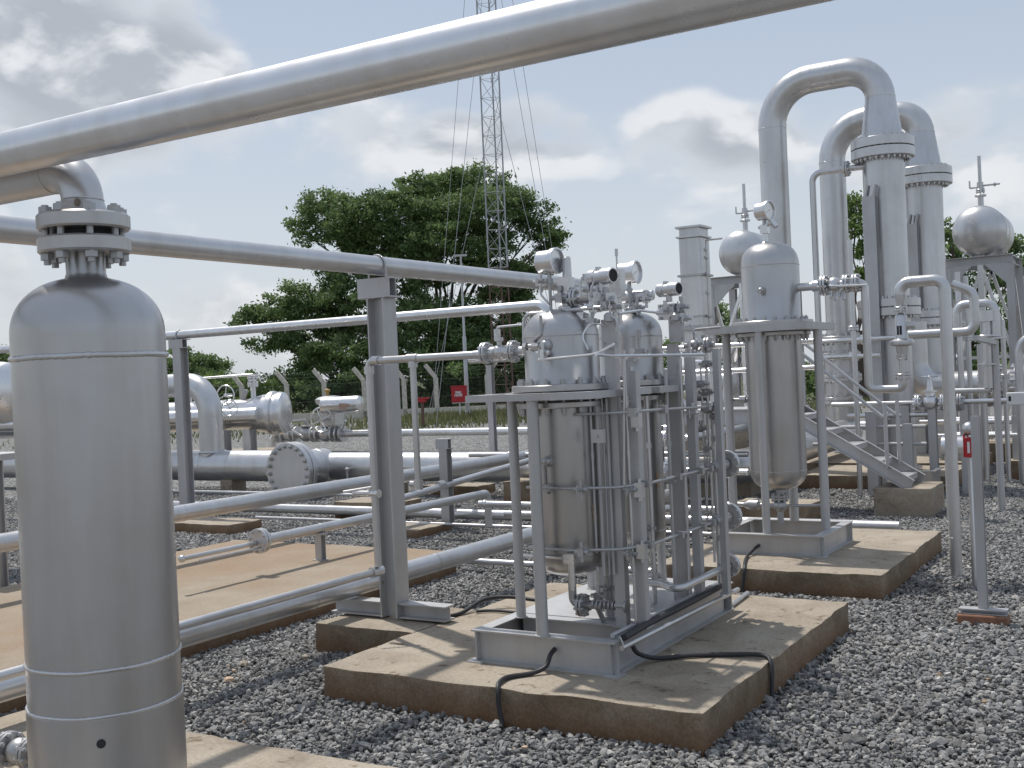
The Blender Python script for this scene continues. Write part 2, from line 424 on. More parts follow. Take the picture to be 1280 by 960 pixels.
# ------------------------------------------------------------------ concrete
def slab(name, label, x0, x1, y0, y1, z0, z1, top='concrete', side='mud', group=None, cat='concrete slab', bev=.012, rough=True):
    """poured slab: finely cut, edges slightly uneven, top and form sides of their own finish"""
    b = MB(); nx = max(2, int((x1-x0)/.09)); ny = max(2, int((y1-y0)/.09)); nz = max(2, int((z1-z0)/.05))
    bm = bmesh.new()
    def grid(o, u, v, nu, nv, mi):
        vv = [[bm.verts.new(o+u*(i/nu)+v*(j/nv)) for j in range(nv+1)] for i in range(nu+1)]
        for i in range(nu):
            for j in range(nv):
                f = bm.faces.new((vv[i][j], vv[i+1][j], vv[i+1][j+1], vv[i][j+1])); f.material_index = mi
    a, bb, c = V((x1-x0, 0, 0)), V((0, y1-y0, 0)), V((0, 0, z1-z0))
    grid(V((x0, y0, z1)), a, bb, nx, ny, 0)
    grid(V((x0, y0, z0)), a, c, nx, nz, 1); grid(V((x0, y1, z0)), a, c, nx, nz, 1)
    grid(V((x0, y0, z0)), bb, c, ny, nz, 1); grid(V((x1, y0, z0)), bb, c, ny, nz, 1)
    bmesh.ops.remove_doubles(bm, verts=bm.verts, dist=.0005); bmesh.ops.recalc_face_normals(bm, faces=bm.faces)
    ed = [e for e in bm.edges if len(e.link_faces) == 2 and e.calc_face_angle(0) > 1]
    bmesh.ops.bevel(bm, geom=ed, offset=bev, segments=2, affect='EDGES', profile=.6)
    bm.normal_update()
    for f in bm.faces: f.material_index = 0 if f.normal.z > .6 else 1
    if rough:
        from mathutils import noise as mn
        for v in bm.verts:
            if v.co.z > z1-.03:
                k = .004
                e = min(abs(v.co.x-x0), abs(v.co.x-x1), abs(v.co.y-y0), abs(v.co.y-y1))
                if e < .03: k = .013
                q = mn.noise_vector(v.co*7)
                v.co += V((q.x*k, q.y*k, q.z*k*.6))
            else:
                q = mn.noise_vector(v.co*5); v.co += V((q.x*.008, q.y*.008, 0))
    me = bpy.data.meshes.new(name); cen = V(((x0+x1)/2, (y0+y1)/2, z0))
    for v in bm.verts: v.co -= cen
    bm.to_mesh(me); bm.free(); me.materials.append(M[top]); me.materials.append(M[side]); me.shade_smooth(); me.set_sharp_from_angle(angle=math.radians(40))
    o = bpy.data.objects.new(name, me); COL.objects.link(o); o.location = cen
    return tag(o, label, cat, group)
SZ = .18
slab('concrete_slab', 'large tan concrete slab in front, under the twin filter skid', -3.79, -1.76, 4.29, 6.62, -.05, SZ)
slab('concrete_slab', 'tan concrete slab right behind, under the single filter vessel', -3.4, -1.77, 7.50, 9.57, -.05, SZ)
slab('concrete_slab', 'concrete slab at the lower left corner under the big vessel', -4.6, -2.2, 1.2, 3.25, -.05, SZ)
slab('concrete_slab', 'long concrete slab stained with orange dust at left', -7.62, -5.15, 1.6, 7.5, -.05, .2, top='dust')
slab('concrete_slab', 'long narrow concrete slab under the tall columns', -6.5, -2.45, 15.5, 17.3, -.05, .2)
slab('concrete_block', 'low concrete block under the I-beam post', -4.52, -3.80, 5.06, 5.72, -.05, .178, cat='concrete block')
slab('stair_block', 'thick concrete block at the foot of the metal stairs', -2.78, -2.22, 11.55, 12.25, -.05, .3, side='concrete', cat='concrete block')

# ------------------------------------------------------------------ foreground vessel and overhead pipes
LV = V((-2.856, 2.243, SZ)); vr = .2225
t = thing('vertical_vessel', 'big silver domed vertical vessel in the left foreground', 'vessel', LV)
zt = 1.735
b = MB(); b.lathe(LV*1, Z, [(0, vr+.004), (.492, vr+.004), (.497, vr), (.63, vr), (1.60, vr)]+dome(1.60, vr, .178, 1, 16, .86)[1:-1]+[(1.773, .055)], 72)
shell = b.build('shell', 'vessel', t, 25)
random.seed(3)
for zz, rr in ((.497, .0045), (.628, .0048), (1.535, .0068)):
    b = MB()
    d, x, y = frame(Z); n = 220; k = 8; vs = []
    for i in range(n):
        a = 2*PI*i/n; u = x*math.cos(a)+y*math.sin(a); jr = rr*(1+.10*math.sin(i*1.7)+random.uniform(-.10, .10)); jz = .0006*math.sin(i*.23)+random.uniform(-.0005, .0005)
        for j in range(k):
            q = 2*PI*j/k; vs.append(LV+Z*(zz+jz+jr*1.2*math.sin(q))+u*(vr+.001+jr*.8*math.cos(q)))
    b.add(vs, [(i*k+j, ((i+1) % n)*k+j, ((i+1) % n)*k+(j+1) % k, i*k+(j+1) % k) for i in range(n) for j in range(k)])
    b.build('weld_seam', 'silver', t, 80)
hd = (EYEP-LV); hp = None; 
ang = math.atan2(-LV.y, -LV.x); hv = None
for k in range(-90, 91):
    a = ang+math.radians(k); q = LV+V((math.cos(a)*vr, math.sin(a)*vr, .604-SZ)); u, v, _ = proj(q)
    if hv is None or abs(u-127) < hv[0]: hv = (abs(u-127), q, V((math.cos(a), math.sin(a), 0)))
b = MB(); b.lathe(hv[1]-hv[2]*.002, hv[2], [(0, .013), (.008, .013), (.0085, .0105)], 20); b.build('vent_hole', 'gap', t)
nk = LV+Z*(1.78)
b = MB(); b.lathe(LV, Z, [(1.752, .085), (1.777, .062), (1.79, .0575), (1.850, .0575)], 32); b.build('neck', 'vessel', t, 40)
fz1, fz2 = 2.053, 2.124
fl = MB().disc(V((LV.x, LV.y, fz1)), Z, .135, .048, 48, .006).build('flange', 'vessel', t)
fl2 = MB().disc(V((LV.x, LV.y, fz2)), Z, .135, .048, 48, .006).build('flange', 'vessel', t)
MB().cyl(V((LV.x, LV.y, fz1+.024)), V((LV.x, LV.y, fz2-.024)), .085, n=40).build('gasket', 'gap', fl)
for k in range(8):
    a = .27+2*PI*k/8; p = V((LV.x+.108*math.cos(a), LV.y+.108*math.sin(a), 0))
    b = MB(); b.cyl(p+Z*(fz1-.058), p+Z*(fz2+.050), .0105, n=10)
    b.cyl(p+Z*(fz2+.0245), p+Z*(fz2+.044), .0205, n=6); b.cyl(p+Z*(fz1-.044), p+Z*(fz1-.0245), .0205, n=6)
    b.build('bolt', 'bolt', fl2)
PZ = 2.335
b = MB(); b.lathe(V((LV.x, LV.y, 0)), Z, [(fz2+.024, .080), (fz2+.05, .066), (fz2+.066, .061)], 32)
b.tube([V((LV.x, LV.y, fz2+.06)), V((LV.x, LV.y, PZ-.045)), V((-9, LV.y, PZ-.045))], .0615, .115, 32); b.torus(V((LV.x-.125, LV.y, PZ-.045)), X, .0605, .003, 40, 6)
b.torus(V((LV.x, LV.y, fz2+.068)), Z, .0605, .003, 40, 6)
o = b.build('outlet_elbow', 'silver', t)
# overhead pipe
p0 = onz(0, 197, PZ); p1 = onz(640, 43, PZ); oy = (p0.y+p1.y)/2
b = MB(); b.tube([V((-9, oy, PZ)), V((3.5, oy, PZ))], .0635, 0, 48)
for q in (-4.4,): b.torus(V((q, oy, PZ)), X, .0625, .0028, 48, 6)
op = b.build('overhead_pipe', 'bright'); tag(op, 'thick bright silver pipe crossing the whole sky overhead', 'pipe')

# ------------------------------------------------------------------ long support pipes and I-beam post
def ubolt(b, c, axis, r, wr=.006, drop=.05):
    d, x, y = frame(axis); c = V(c); side = V(axis).cross(Z).normalized()
    pts = [c-side*r-Z*(r+drop)]
    for k in range(13):
        a = PI-PI*k/12; pts.append(c+side*(r*math.cos(a))+Z*(r*math.sin(a)))
    pts.append(c+side*r-Z*(r+drop)); b.tube(pts, wr, 0, 8)
    return b
ix, iy = -4.13, 5.34
spz = 2.30
spx = ix-.02
t = thing('pipe_rack_post', 'tall grey I-beam post carrying the high pipe, left of the twin filters', 'post', (ix, iy, .19))
zb, ztop = .275, 2.10
b = MB(); b.hbeam(V((ix, iy, .19)), V((ix, iy, ztop)), X, .125, .125, .010, .008); b.build('column', 'steel', t)
b = MB(); b.hbeam(V((ix-.125, iy, ztop+.062)), V((ix+.115, iy, ztop+.062)), Z, .12, .12, .009, .007)
b.box(ix-.125, ix+.115, iy-.065, iy-.060, ztop+.004, ztop+.118)
b.build('cap_beam', 'steel', t)
b = MB(); b.hbeam(V((ix-.46, iy-.0, .235)), V((ix-.066, iy, .235)), Z, .10, .088, .009, .007); b.hbeam(V((ix+.066, iy, .235)), V((ix+.40, iy, .235)), Z, .10, .088, .009, .007); b.build('base_beam', 'steel', t)
b = MB(); ubolt(b, V((spx, iy, spz)), Y, .064, .006, .07); b.build('u_bolt', 'steel', t)
b = MB(); b.tube([V((spx, -3, spz)), V((spx, 8.9, spz)), V((spx, 8.9, 1.2))], .0575, .12, 36); 
o = b.build('high_pipe', 'silver'); tag(o, 'long grey pipe at head height resting on the I-beam post', 'pipe')

# thin upper pipe, along X
q0 = onz(222, 419, 2.28); q1 = onz(680, 381, 2.28); ty = (q0.y+q1.y)/2
lp = V((-11.25, ty, 0))
tpz = 2.28
xend = onz(683, 381, tpz).x
b = MB(); b.tube([V((-30, ty, tpz)), V((xend, ty, tpz)), V((xend, ty, .9))], .052, .10, 20)
o = b.build('upper_pipe', 'bright'); tag(o, 'slimmer pale pipe crossing in front of the trees', 'pipe')
def hpost(x, y, z0, z1, w, label, cap=.3, name='pipe_support', group=None, mat='steel', base=.0):
    t = thing(name, label, 'pipe support', (x, y, z0), group)
    b = MB(); b.hbeam(V((x, y, z0+base)), V((x, y, z1-.11 if cap else z1)), Y, w, w, w*.08, w*.06); b.build('column', mat, t)
    if cap:
        b = MB(); b.hbeam(V((x-cap/2, y, z1-.056)), V((x+cap/2, y, z1-.056)), Z, w, .108, .009, .007); b.box(x-cap/2, x+cap/2, y-w/2-.006, y-w/2-.001, z1-.108, z1-.006); b.build('cap_beam', mat, t)
    return t
lx = onz(222, 419, tpz).x
t = hpost(lx+.05, ty, .0, tpz-.053, .13, 'grey steel post behind the big vessel holding the slim pale pipe', .24)
b = MB(); ubolt(b, V((lx+.05, ty, tpz)), X, .058, .006, .06); b.build('u_bolt', 'steel', t)

# big low pipe and thin line along the left slab
bx = -4.44
b = MB(); b.tube([V((bx, -1, .352)), V((bx, 10.4, .352))], .062, 0, 28); b.disc(V((bx, 4.95, .352)), Y, .0645, .006, 28); b.disc(V((bx, 6.2, .352)), Y, .0645, .006, 28)
o = b.build('low_pipe', 'silver'); tag(o, 'thick grey pipe lying low along the front edge of the orange stained slab', 'pipe')
b = MB(); tx = -3.95
b.tube([V((tx-.02, 0, .53)), V((tx-.02, 4.97, .53))], .021, 0, 14)
b.cyl(V((tx-.02, 4.93, .53)), V((tx-.02, 5.02, .53)), .03)
o = b.build('thin_pipe', 'silver'); tag(o, 'thin grey pipe running just above the thick low pipe', 'pipe')
# vent line at rail height from the I-beam post to filter A
hz = 1.722; hy = 4.97
t = thing('vent_line', 'slender horizontal pipe at eye height between I-beam post and first filter, with drop legs', 'pipe', (tx, hy, .5))
b = MB(); b.tube([V((tx, hy, .56)), V((tx, hy, hz)), V((-3.235, hy, hz))], .021, .035, 16)
b.cyl(V((tx, hy, hz-.075)), V((tx, hy, hz-.03)), .028); b.cyl(V((tx+.03, hy, hz)), V((tx+.075, hy, hz)), .027)
b.build('main_run', 'silver', t)
x2 = -3.645
b = MB(); b.cyl(V((x2, hy, hz-.02)), V((x2, hy, 1.02)), .018); b.cyl(V((x2-.035, hy, hz)), V((x2+.035, hy, hz)), .026); b.cyl(V((x2, hy, hz-.05)), V((x2, hy, hz-.015)), .026)
b.cyl(V((x2, hy, 1.0)), V((x2, hy, 1.05)), .026)
b.cyl(V((x2-.05, hy, 1.03)), V((x2+.02, hy, 1.03)), .017)
b.build('drop_leg', 'silver', t)
b = MB(); zq = zat(tx, hy, 617)
b.tube([V((tx-.02, hy, zq)), V((tx-.13, hy, zq))], .017); b.ico(V((tx-.14, hy, zq)), .021, 2); b.cyl(V((tx-.03, hy, zq)), V((tx+.03, hy, zq)), .025)
b.tube([V((tx-.02, hy, zq+.035)), V((tx-.13, hy-.12, zq+.02))], .008)
b.build('side_branch', 'bright', t)
b = MB(); b.hbeam(V((-3.9, hy+.0, .2)), V((-3.9, hy, .2)), Z, .05, .05) if False else None

# middle pipe over the slab, small flanged pipe
mx = -7.1
b = MB(); b.tube([V((mx, 1.5, .6)), V((mx, 14.5, .6))], .068, 0, 24)
for yy in (6.4, 10.2): b.disc(V((mx, yy, .6)), Y, .0705, .007, 24)
o = b.build('middle_pipe', 'silver'); tag(o, 'grey pipe sloping across the picture behind the orange slab, over the gravel', 'pipe')
fxp = -5.98
t = thing('flanged_pipe', 'small grey pipe with a round blind flange standing over the orange stained slab', 'pipe', (fxp, 6.4, .2))
yf = onx(325, 676, fxp).y; zf = onx(325, 676, fxp).z
b = MB(); b.tube([V((fxp, yf+.01, zf)), V((fxp, 9.3, zf)), V((fxp, 9.3, .12))], .038, .06, 18); b.disc(V((fxp, 6.9, zf)), Y, .036, .05, 18); b.build('run', 'silver', t)
b = MB(); b.flange(V((fxp, yf, zf)), Y, .094, .022, 8, .011); b.build('blind_flange', 'silver', t)
b = MB(); b.tube([V((fxp-.02, yf-.03, zf-.015)), V((fxp-.02, yf-.72, zf-.015))], .018, 0, 12); b.ico(V((fxp-.02, yf-.74, zf-.015)), .028, 2); b.tube([V((fxp+.02, yf-.03, zf-.045)), V((fxp+.02, yf-.62, zf-.045))], .008, 0, 8); b.build('drain_tube', 'silver', t)
sp_ = V((-5.93, 6.62, .2))
b = MB(); b.hbeam(V((fxp, sp_.y+.18, .205)), V((fxp, sp_.y+.18, zf-.05)), Y, .06, .06, .006, .005); b.box(fxp-.045, fxp+.045, sp_.y+.13, sp_.y+.23, .2, .207); b.box(fxp-.045, fxp+.045, sp_.y+.135, sp_.y+.225, zf-.05, zf-.034); ubolt(b, V((fxp, sp_.y+.18, zf)), Y, .036, .004, .02); b.build('support', 'steel', t)

# ground level pipes along X
def xpipe(y, z, x0, x1, r, label, name='ground_pipe', mat='silver', n=16, bands=(), ends=()):
    b = MB(); b.tube([V((x0, y, z)), V((x1, y, z))], r, 0, n)
    for q in bands: b.disc(V((q, y, z)), X, r*1.04, .01, n)
    for q in ends: b.ico(V((q, y, z)), r*1.35, 2)
    o = b.build(name, mat); return tag(o, label, 'pipe')
xpipe(10.04, .13, -14.5, -2.2, .055, 'pale pipe low on the gravel behind the I-beam post')
xpipe(9.48, .10, -9.3, -2.4, .017, 'very thin rod-like pipe on the gravel in front of a pale pipe')
xpipe(7.62, .10, -5.18, -3.42, .025, 'short thin pipe with a cap, left of the filter legs', ends=(-5.18,))
xpipe(11.7, .10, -16, -8.6, .022, 'thin pipe on far gravel below the blind flange of the header')
xpipe(8.75, .42, -5.72, -3.3, .03, 'short pipe with a rounded cap, right of the small flanged pipe', ends=(-5.66,))
xpipe(11.9, .62, -7.9, -4.2, .032, 'pipe with rounded end joining behind the filter legs', ends=(-7.3,), name='branch_pipe')
b = MB(); b.tube([V((-6.75, 8.7, .42)), V((-6.75, 12.0, .62))], .035, 0, 14); b.cyl(V((-6.75, 9.55, .493)), V((-6.75, 9.65, .498)), .043)
o = b.build('sloping_pipe', 'silver'); tag(o, 'slim grey pipe beneath the middle pipe, right of the I-beam post', 'pipe')

def pier(px, py, w, dpt, h, label):
    p = onz(px, py, h); return slab('concrete_pier', label, p.x-w/2, p.x+w/2, p.y, p.y+dpt, -.05, h, cat='concrete pier', bev=.01, group='small concrete piers')
pier(497, 662, .5, .6, .10, 'low concrete pier on gravel just right of the I-beam post')
pier(250, 655, .9, .5, .12, 'low dark concrete pier beside the big left vessel')
pier(455, 628, .9, .5, .22, 'concrete pier under pipes left of the I-beam post')
pier(560, 608, .9, .5, .14, 'concrete pier on gravel under the second vent drop leg')
pier(648, 602, .45, .5, .30, 'upright concrete pier just left of the filter legs')
pp = onz(603, 632, .1)
t = hpost(-6.78, 9.75, 0, zat(-6.78, 9.75, 548), .10, 'stubby grey post with flat cap between the I-beam post and filters', .16)

# ------------------------------------------------------------------ filter vessels on skids
def base_frame(x0, x1, y0, y1, z0, z1, parent, midy=()):
    h = z1-z0; c = (z0+z1)/2; w = .075
    b = MB()
    b.hbeam(V((x0, y0+w/2, c)), V((x1, y0+w/2, c)), Z, w, h, .008, .007)
    b.hbeam(V((x0, y1-w/2, c)), V((x1, y1-w/2, c)), Z, w, h, .008, .007)
    for xx in (x0+w/2, x1-w/2): b.hbeam(V((xx, y0+w+.001, c)), V((xx, y1-w-.001, c)), Z, w, h-.002, .008, .007)
    for yy in midy: b.hbeam(V((x0+w+.001, yy, c)), V((x1-w-.001, yy, c)), Z, w, h-.004, .008, .007)
    b.box(x0-.02, x0+.075, y0-.02, y0+.075, z0, z0+.006); b.box(x1-.06, x1+.02, y0-.02, y0+.075, z0, z0+.006)
    # end plates closing the corner seen from outside
    b.box(x1-.030, x1-.026, y0+.003, y0+w-.003, z0+.009, z1-.009); b.box(x0+.026, x0+.030, y0+.003, y0+w-.003, z0+.009, z1-.009)
    return b.build('base_frame', 'steel', parent)
def gauge(c, face, r, parent, stem_to, bend=None):
    """round pressure gauge, dial looking along face"""
    c = V(c); f = V(face).normalized()
    b = MB(); b.lathe(c-f*.055, f, [(0, r*.80), (.006, r*.88), (.084, r*.88), (.086, r), (.108, r), (.110, r*.93), (.110, r*.88), (.098, r*.87)], 36)
    g = b.build('pressure_gauge', 'bright', parent)
    MB().lathe(c+f*.036, f, [(0, r*.86), (.004, r*.86)], 36).build('dial', 'dial', g)
    d, x, y = frame(f); b = MB()
    for k in range(19):
        a = math.radians(-135+15*k); u = Z*math.cos(a)+Z.cross(f)*math.sin(a); u = (u-f*u.dot(f)).normalized()
        q = c+f*.0415; s_ = f.cross(u)*(.0012 if k % 3 else .002)
        b.add([q+u*r*.66-s_, q+u*r*.66+s_, q+u*r*.80+s_, q+u*r*.80-s_], [(0, 1, 2, 3)])
    u = (Z*-.5+Z.cross(f)*-.8).normalized(); q = c+f*.043; s_ = f.cross(u)*.0022
    b.add([q-u*r*.2-s_, q-u*r*.2+s_, q+u*r*.62+s_*.3, q+u*r*.62-s_*.3], [(0, 1, 2, 3)])
    b.build('needle', 'gap', g, 10)
    b = MB(); s0 = c-Z*r*.85; st = V(stem_to)
    b.cyl(s0+Z*.0, s0-Z*.035, .011); b.cyl(s0-Z*.03, s0-Z*.055, .017, n=6)
    b.tube([s0-Z*.05, V((s0.x, s0.y, st.z)) if bend is None else V(bend), st], .0085, .015, 10)
    b.build('stem', 'bolt', g)
    return g
camdir = lambda p: (EYEP-V(p)).normalized()

def filter_vessel(cx, cy, T, prof, drain_z=.42, ztop_plate=1.50, R=.17, R2=.19, RF=.262, scale_name='filter_vessel', seam=None, nb=16, dome_h=.13, zmid=1.79, ztop=1.93, zbot=.585, zweld=.70):
    o = V((cx, cy, 0))
    b = MB(); lo = [(zbot, 0)]
    k = 8
    for i in range(1, k+1): lo.append((zweld-(zweld-zbot)*math.cos(PI/2*i/k)**.9, R*math.sin(PI/2*i/k)**.75))
    b.lathe(o, Z, lo+[(ztop_plate-.06, R)], 48); b.torus(V((cx, cy, zweld)), Z, R, .003, 48, 6)
    vs = b.build(scale_name, 'vessel', T, 30)
    b = MB(); b.lathe(o, Z, [(ztop_plate+.05, R2+.012), (ztop_plate+.075, R2), (zmid, R2)]+dome(zmid, R2, ztop-zmid, 1, 9)[1:], 48); b.torus(V((cx, cy, zmid)), Z, R2, .003, 48, 6)
    b.build('upper_head', 'vessel', vs, 30)
    b = MB(); b.disc(V((cx, cy, ztop_plate-.052)), Z, RF*.92, .030, 48); b.disc(V((cx, cy, ztop_plate+.032)), Z, RF, .034, 48)
    b.build('body_flange', 'vessel', vs)
    fb_ = None
    for k in range(nb):
        a = .1+2*PI*k/nb; q = V((RF*.84*math.cos(a), RF*.84*math.sin(a), 0))
        if fb_ is None:
            p = V((cx+q.x, cy+q.y, 0)); b = MB(); zz = ztop_plate
            b.lathe(p, Z, [(zz-.105, .009), (zz-.0925, .009), (zz-.092, .015), (zz-.066, .015), (zz-.0655, .009), (zz+.0485, .009), (zz+.049, .015), (zz+.072, .015), (zz+.0725, .009), (zz+.082, .008)], 8)
            fb_ = b.build('flange_bolt', 'bolt', vs); q0 = q
        else:
            c_ = fb_.copy(); COL.objects.link(c_); c_.location = q-q0
    return vs

t = thing('filter_skid', 'silver skid with two upright filter vessels, gauges and tubing on the front slab', 'filter skid', (-2.72, 5.4, SZ))
base_frame(-3.12, -2.32, 4.64, 6.22, SZ, .34, t, midy=(5.03,))
PZT = 1.50
for (cx, cy) in ((-2.71, 4.97), (-2.71, 5.78)):
    for dx, dy, rr in ((-.31, 0, .026), (0, -.32, .030), (0, .31, .026)):
        b = MB(); b.cyl(V((cx+dx, cy+dy, .339)), V((cx+dx, cy+dy, PZT-.022)), rr, n=20); b.disc(V((cx+dx, cy+dy, .344)), Z, rr+.008, .006, 20)
        b.build('leg', 'steel', t)
    b = MB()
    # square stand frame with the vessel flange sitting in it
    e = .33
    for a_, b_ in (((-e, -.04), (.0, -e-.03)), ((.0, -e-.03), (e, -.0)), ((e, 0), (0, e)), ((0, e), (-e, -.04))): pass
    x0, x1, y0, y1 = cx-.36, cx+.33, cy-.36, cy+.345; zz = PZT
    b.box(x0, x1, y0, y0+.07, zz-.022, zz+.012); b.box(x0, x1, y1-.07, y1, zz-.022, zz+.012)
    b.box(x0, x0+.07, y0+.071, y1-.071, zz-.022, zz+.012); b.box(x1-.07, x1, y0+.071, y1-.071, zz-.022, zz+.012)
    b.lathe(V((cx, cy, zz-.021)), Z, [(0, .30), (.032, .30)], 40)
    b.build('support_plate', 'steel', t)
va = filter_vessel(-2.71, 4.97, t, None, R=.192)
vb = filter_vessel(-2.71, 5.78, t, None, R=.16, R2=.185, RF=.25, zbot=.57, zweld=.70)

# nozzle valves to the left of filter A
def flanged_valve(c, axis, L, rf, parent, name='flanged_valve', lever=True, mat='silver'):
    c = V(c); a = V(axis).normalized(); b = MB()
    for s_ in (-1, 1):
        b.flange(c+a*(L/2)*s_, a, rf, .012, 8, rf*.13, gap=.005)
    b.cyl(c-a*(L/2), c+a*(L/2), rf*.55); b.ico(c, rf*.72, 2)
    b.cyl(c, c+Z*rf*1.15, rf*.24); b.disc(c+Z*rf*1.15, Z, rf*.4, .02, 12)
    o = b.build(name, mat, parent)
    if lever:
        l = MB(); l.tube([c+Z*rf*1.3, c+Z*rf*1.5+a*.03, c+Z*rf*1.5+a*L*1.0], .006, .01, 8); l.build('lever', 'bright', o)
    return o
flanged_valve(V((-3.08, hy, 1.728)), X, .17, .058, t, lever=False)
b = MB(); b.cyl(V((-3.24, hy, 1.722)), V((-3.16, hy, 1.722)), .023); b.cyl(V((-3.0, hy, 1.728)), V((-2.88, hy, 1.728)), .024)
b.tube([V((-3.09, hy, 1.79)), V((-3.09, hy, 1.86)), V((-2.93, hy-.03, 1.862))], .006, .01, 8); b.cyl(V((-3.09, hy, 1.79)), V((-3.09, hy, 1.85)), .018)
b.build('inlet_nozzle', 'silver', t)
# front needle valve + handle
fv = ony(683, 432, 4.78)
b = MB(); b.cyl(fv-X*.10, fv+X*.03, .013); b.ico(fv, .034, 2); b.cyl(fv-X*.08, fv-X*.04, .02, n=6); b.cyl(fv-X*.13, fv-X*.11, .021, n=6)
b.tube([fv-X*.07+Z*.0, fv-X*.07+Z*.03, fv-X*.025+Z*.055, fv-X*.025+Z*.15], .008, .015, 8); b.cyl(fv, fv+Y*.10, .02)
b.build('needle_valve', 'bolt', t)
# davit frame of thin pipe over A
a0 = ony(655, 443, 4.9); a1 = ony(655, 393, 4.9); a2 = ony(740, 385, 4.9)
b = MB(); b.tube([a0, a1, a2, a2+X*.05], .0095, .045, 10); b.build('loop_tube', 'silver', t)
# filter A top set: gauge, relief cap, manifold, transmitter
ga = ony(686, 327, 4.93); gauge(ga, R0*.80-F0*.60, .066, t, (ga.x+.01, ga.y, 1.90))
cap = ony(707, 350, 4.97)
b = MB(); b.cyl(V((cap.x, cap.y, 1.90)), V((cap.x, cap.y, zat(cap.x, cap.y, 366))), .022, n=12)
b.box(cap.x-.035, cap.x+.035, cap.y-.03, cap.y+.03, zat(cap.x, cap.y, 372), zat(cap.x, cap.y, 347)); b.lathe(V((cap.x+.01, cap.y, 0)), Z, [(zat(cap.x, cap.y, 347), .024), (zat(cap.x, cap.y, 323), .022), (zat(cap.x, cap.y, 321), .016)], 14)
b.disc(V((cap.x, cap.y, 1.93)), Z, .045, .02, 16)
b.build('relief_cap', 'silver', t)
c1 = ony(722, 372, 4.97)
b = MB(); b.cyl(c1-X*.09, c1+X*.09, .034, n=16); b.flange(c1-X*.01, X, .055, .012, 6, .008); b.cyl(c1+X*.04+Z*.0, c1+X*.04+Z*.1, .015); b.ico(c1+X*.09, .04, 2); b.bolts(c1+X*.09, Z, .035, 4, .008, .1)
b.build('top_manifold', 'silver', t)
def transmitter(p, parent, w=.085, r=.036, body=.10):
    """field transmitter: horizontal housing with a dark window on a neck and bolted cell"""
    p = V(p); ax = V((.96, -.28, 0)).normalized(); b = MB()
    b.lathe(p-ax*w, ax, [(0, r*.86), (.008, r), (.045, r), (.047, r*.86), (w*1.1, r*.86), (w*1.1+.002, r), (w*2-.006, r), (w*2, r*.93), (w*2, r*.8), (w*2-.008, r*.78)], 24)
    b.cyl(p, p-Z*(r+.03), .018); b.cyl(p-ax*.02+Z*r*.7, p-ax*.02+Z*(r*1.25), .016, n=8)
    q = p-Z*(r+.035+body/2); b.bar(q-ax*.055, q+ax*.055, .07, body*.85)
    b.bolts(q, ax.cross(Z), .048, 4, .009, .10, PI/4); b.cyl(q-ax*.09, q+ax*.09, .014, n=8)
    o = b.build('transmitter', 'silver', parent)
    MB().lathe(p+ax*(w-.008), ax, [(0, r*.78), (.002, r*.78)], 20).build('window', 'gap', o)
    return o
transmitter(ony(752, 346, 4.95), t, .078, .040); transmitter(ony(836, 362, 5.75), t, .072, .038)
gb = ony(786, 341, 5.72); gauge(gb, R0*.84-F0*.54, .066, t, (gb.x, gb.y, 1.90))
c2 = ony(800, 370, 5.78)
b = MB(); b.lathe(c2-X*.12, X, [(0, .035), (.17, .035), (.20, .028), (.212, 0)], 20); b.cyl(c2-X*.05, V((c2.x-.05, c2.y, 1.9)), .022); b.flange(V((c2.x-.05, c2.y, 1.945)), Z, .05, .012, 6, .008)
b.build('top_manifold', 'silver', t)
rd = ony(772, 350, 5.4)
b = MB(); b.cyl(V((rd.x, rd.y, 1.85)), V((rd.x, rd.y, zat(rd.x, rd.y, 352))), .018); b.cyl(V((rd.x, rd.y, zat(rd.x, rd.y, 352))), V((rd.x, rd.y, zat(rd.x, rd.y, 318))), .005, n=8); b.cyl(V((rd.x, rd.y, zat(rd.x, rd.y, 320))), V((rd.x, rd.y, zat(rd.x, rd.y, 311))), .009, n=8)
b.box(rd.x-.04, rd.x+.03, rd.y-.03, rd.y+.03, zat(rd.x, rd.y, 372), zat(rd.x, rd.y, 337))
b.build('sensor_rod', 'silver', t)
# instrument uprights: channel posts in pairs with conduit between
def upright(x, y, ztp, w=.062, zb=.339, nm='instrument_post', d=.05):
    b = MB(); b.chan(V((x, y, zb)), V((x, y, ztp)), V((0, 1, 0)), w, d, .005); b.box(x-w*.7, x+w*.7, y-d*.9, y+d*.9, zb, zb+.008)
    return b.build(nm, 'steel', t)
pl = [(-2.435, 4.98, 1.74, .056), (-2.33, 4.99, 1.60, .050), (-2.44, 5.76, 1.74, .056), (-2.335, 5.74, 1.66, .046), (-2.24, 5.90, 1.70, .034)]
for (x_, y_, z_, w_) in pl: upright(x_, y_, z_, w_)
def mount(x, y, z, w, h, nm='mounting_plate'):
    b = MB(); b.box(x-w/2, x+w/2, y-.012, y+.004, z-h/2, z+h/2)
    for sx in (-1, 1):
        for sz in (-1, 1): b.cyl(V((x+sx*w*.33, y-.022, z+sz*h*.33)), V((x+sx*w*.33, y-.01, z+sz*h*.33)), .006, n=6)
    b.lathe(V((x+w*.05, y-.02, z+h/2-.01)), Z, [(0, .024), (.03, .024), (.042, .012), (.044, 0)], 16)
    return b.build(nm, 'steel', t)
pa = ony(763, 417, 4.93); mount(pa.x, pa.y, pa.z, .085, .14); pb = ony(846, 413, 5.72); mount(pb.x, pb.y, pb.z, .085, .13)
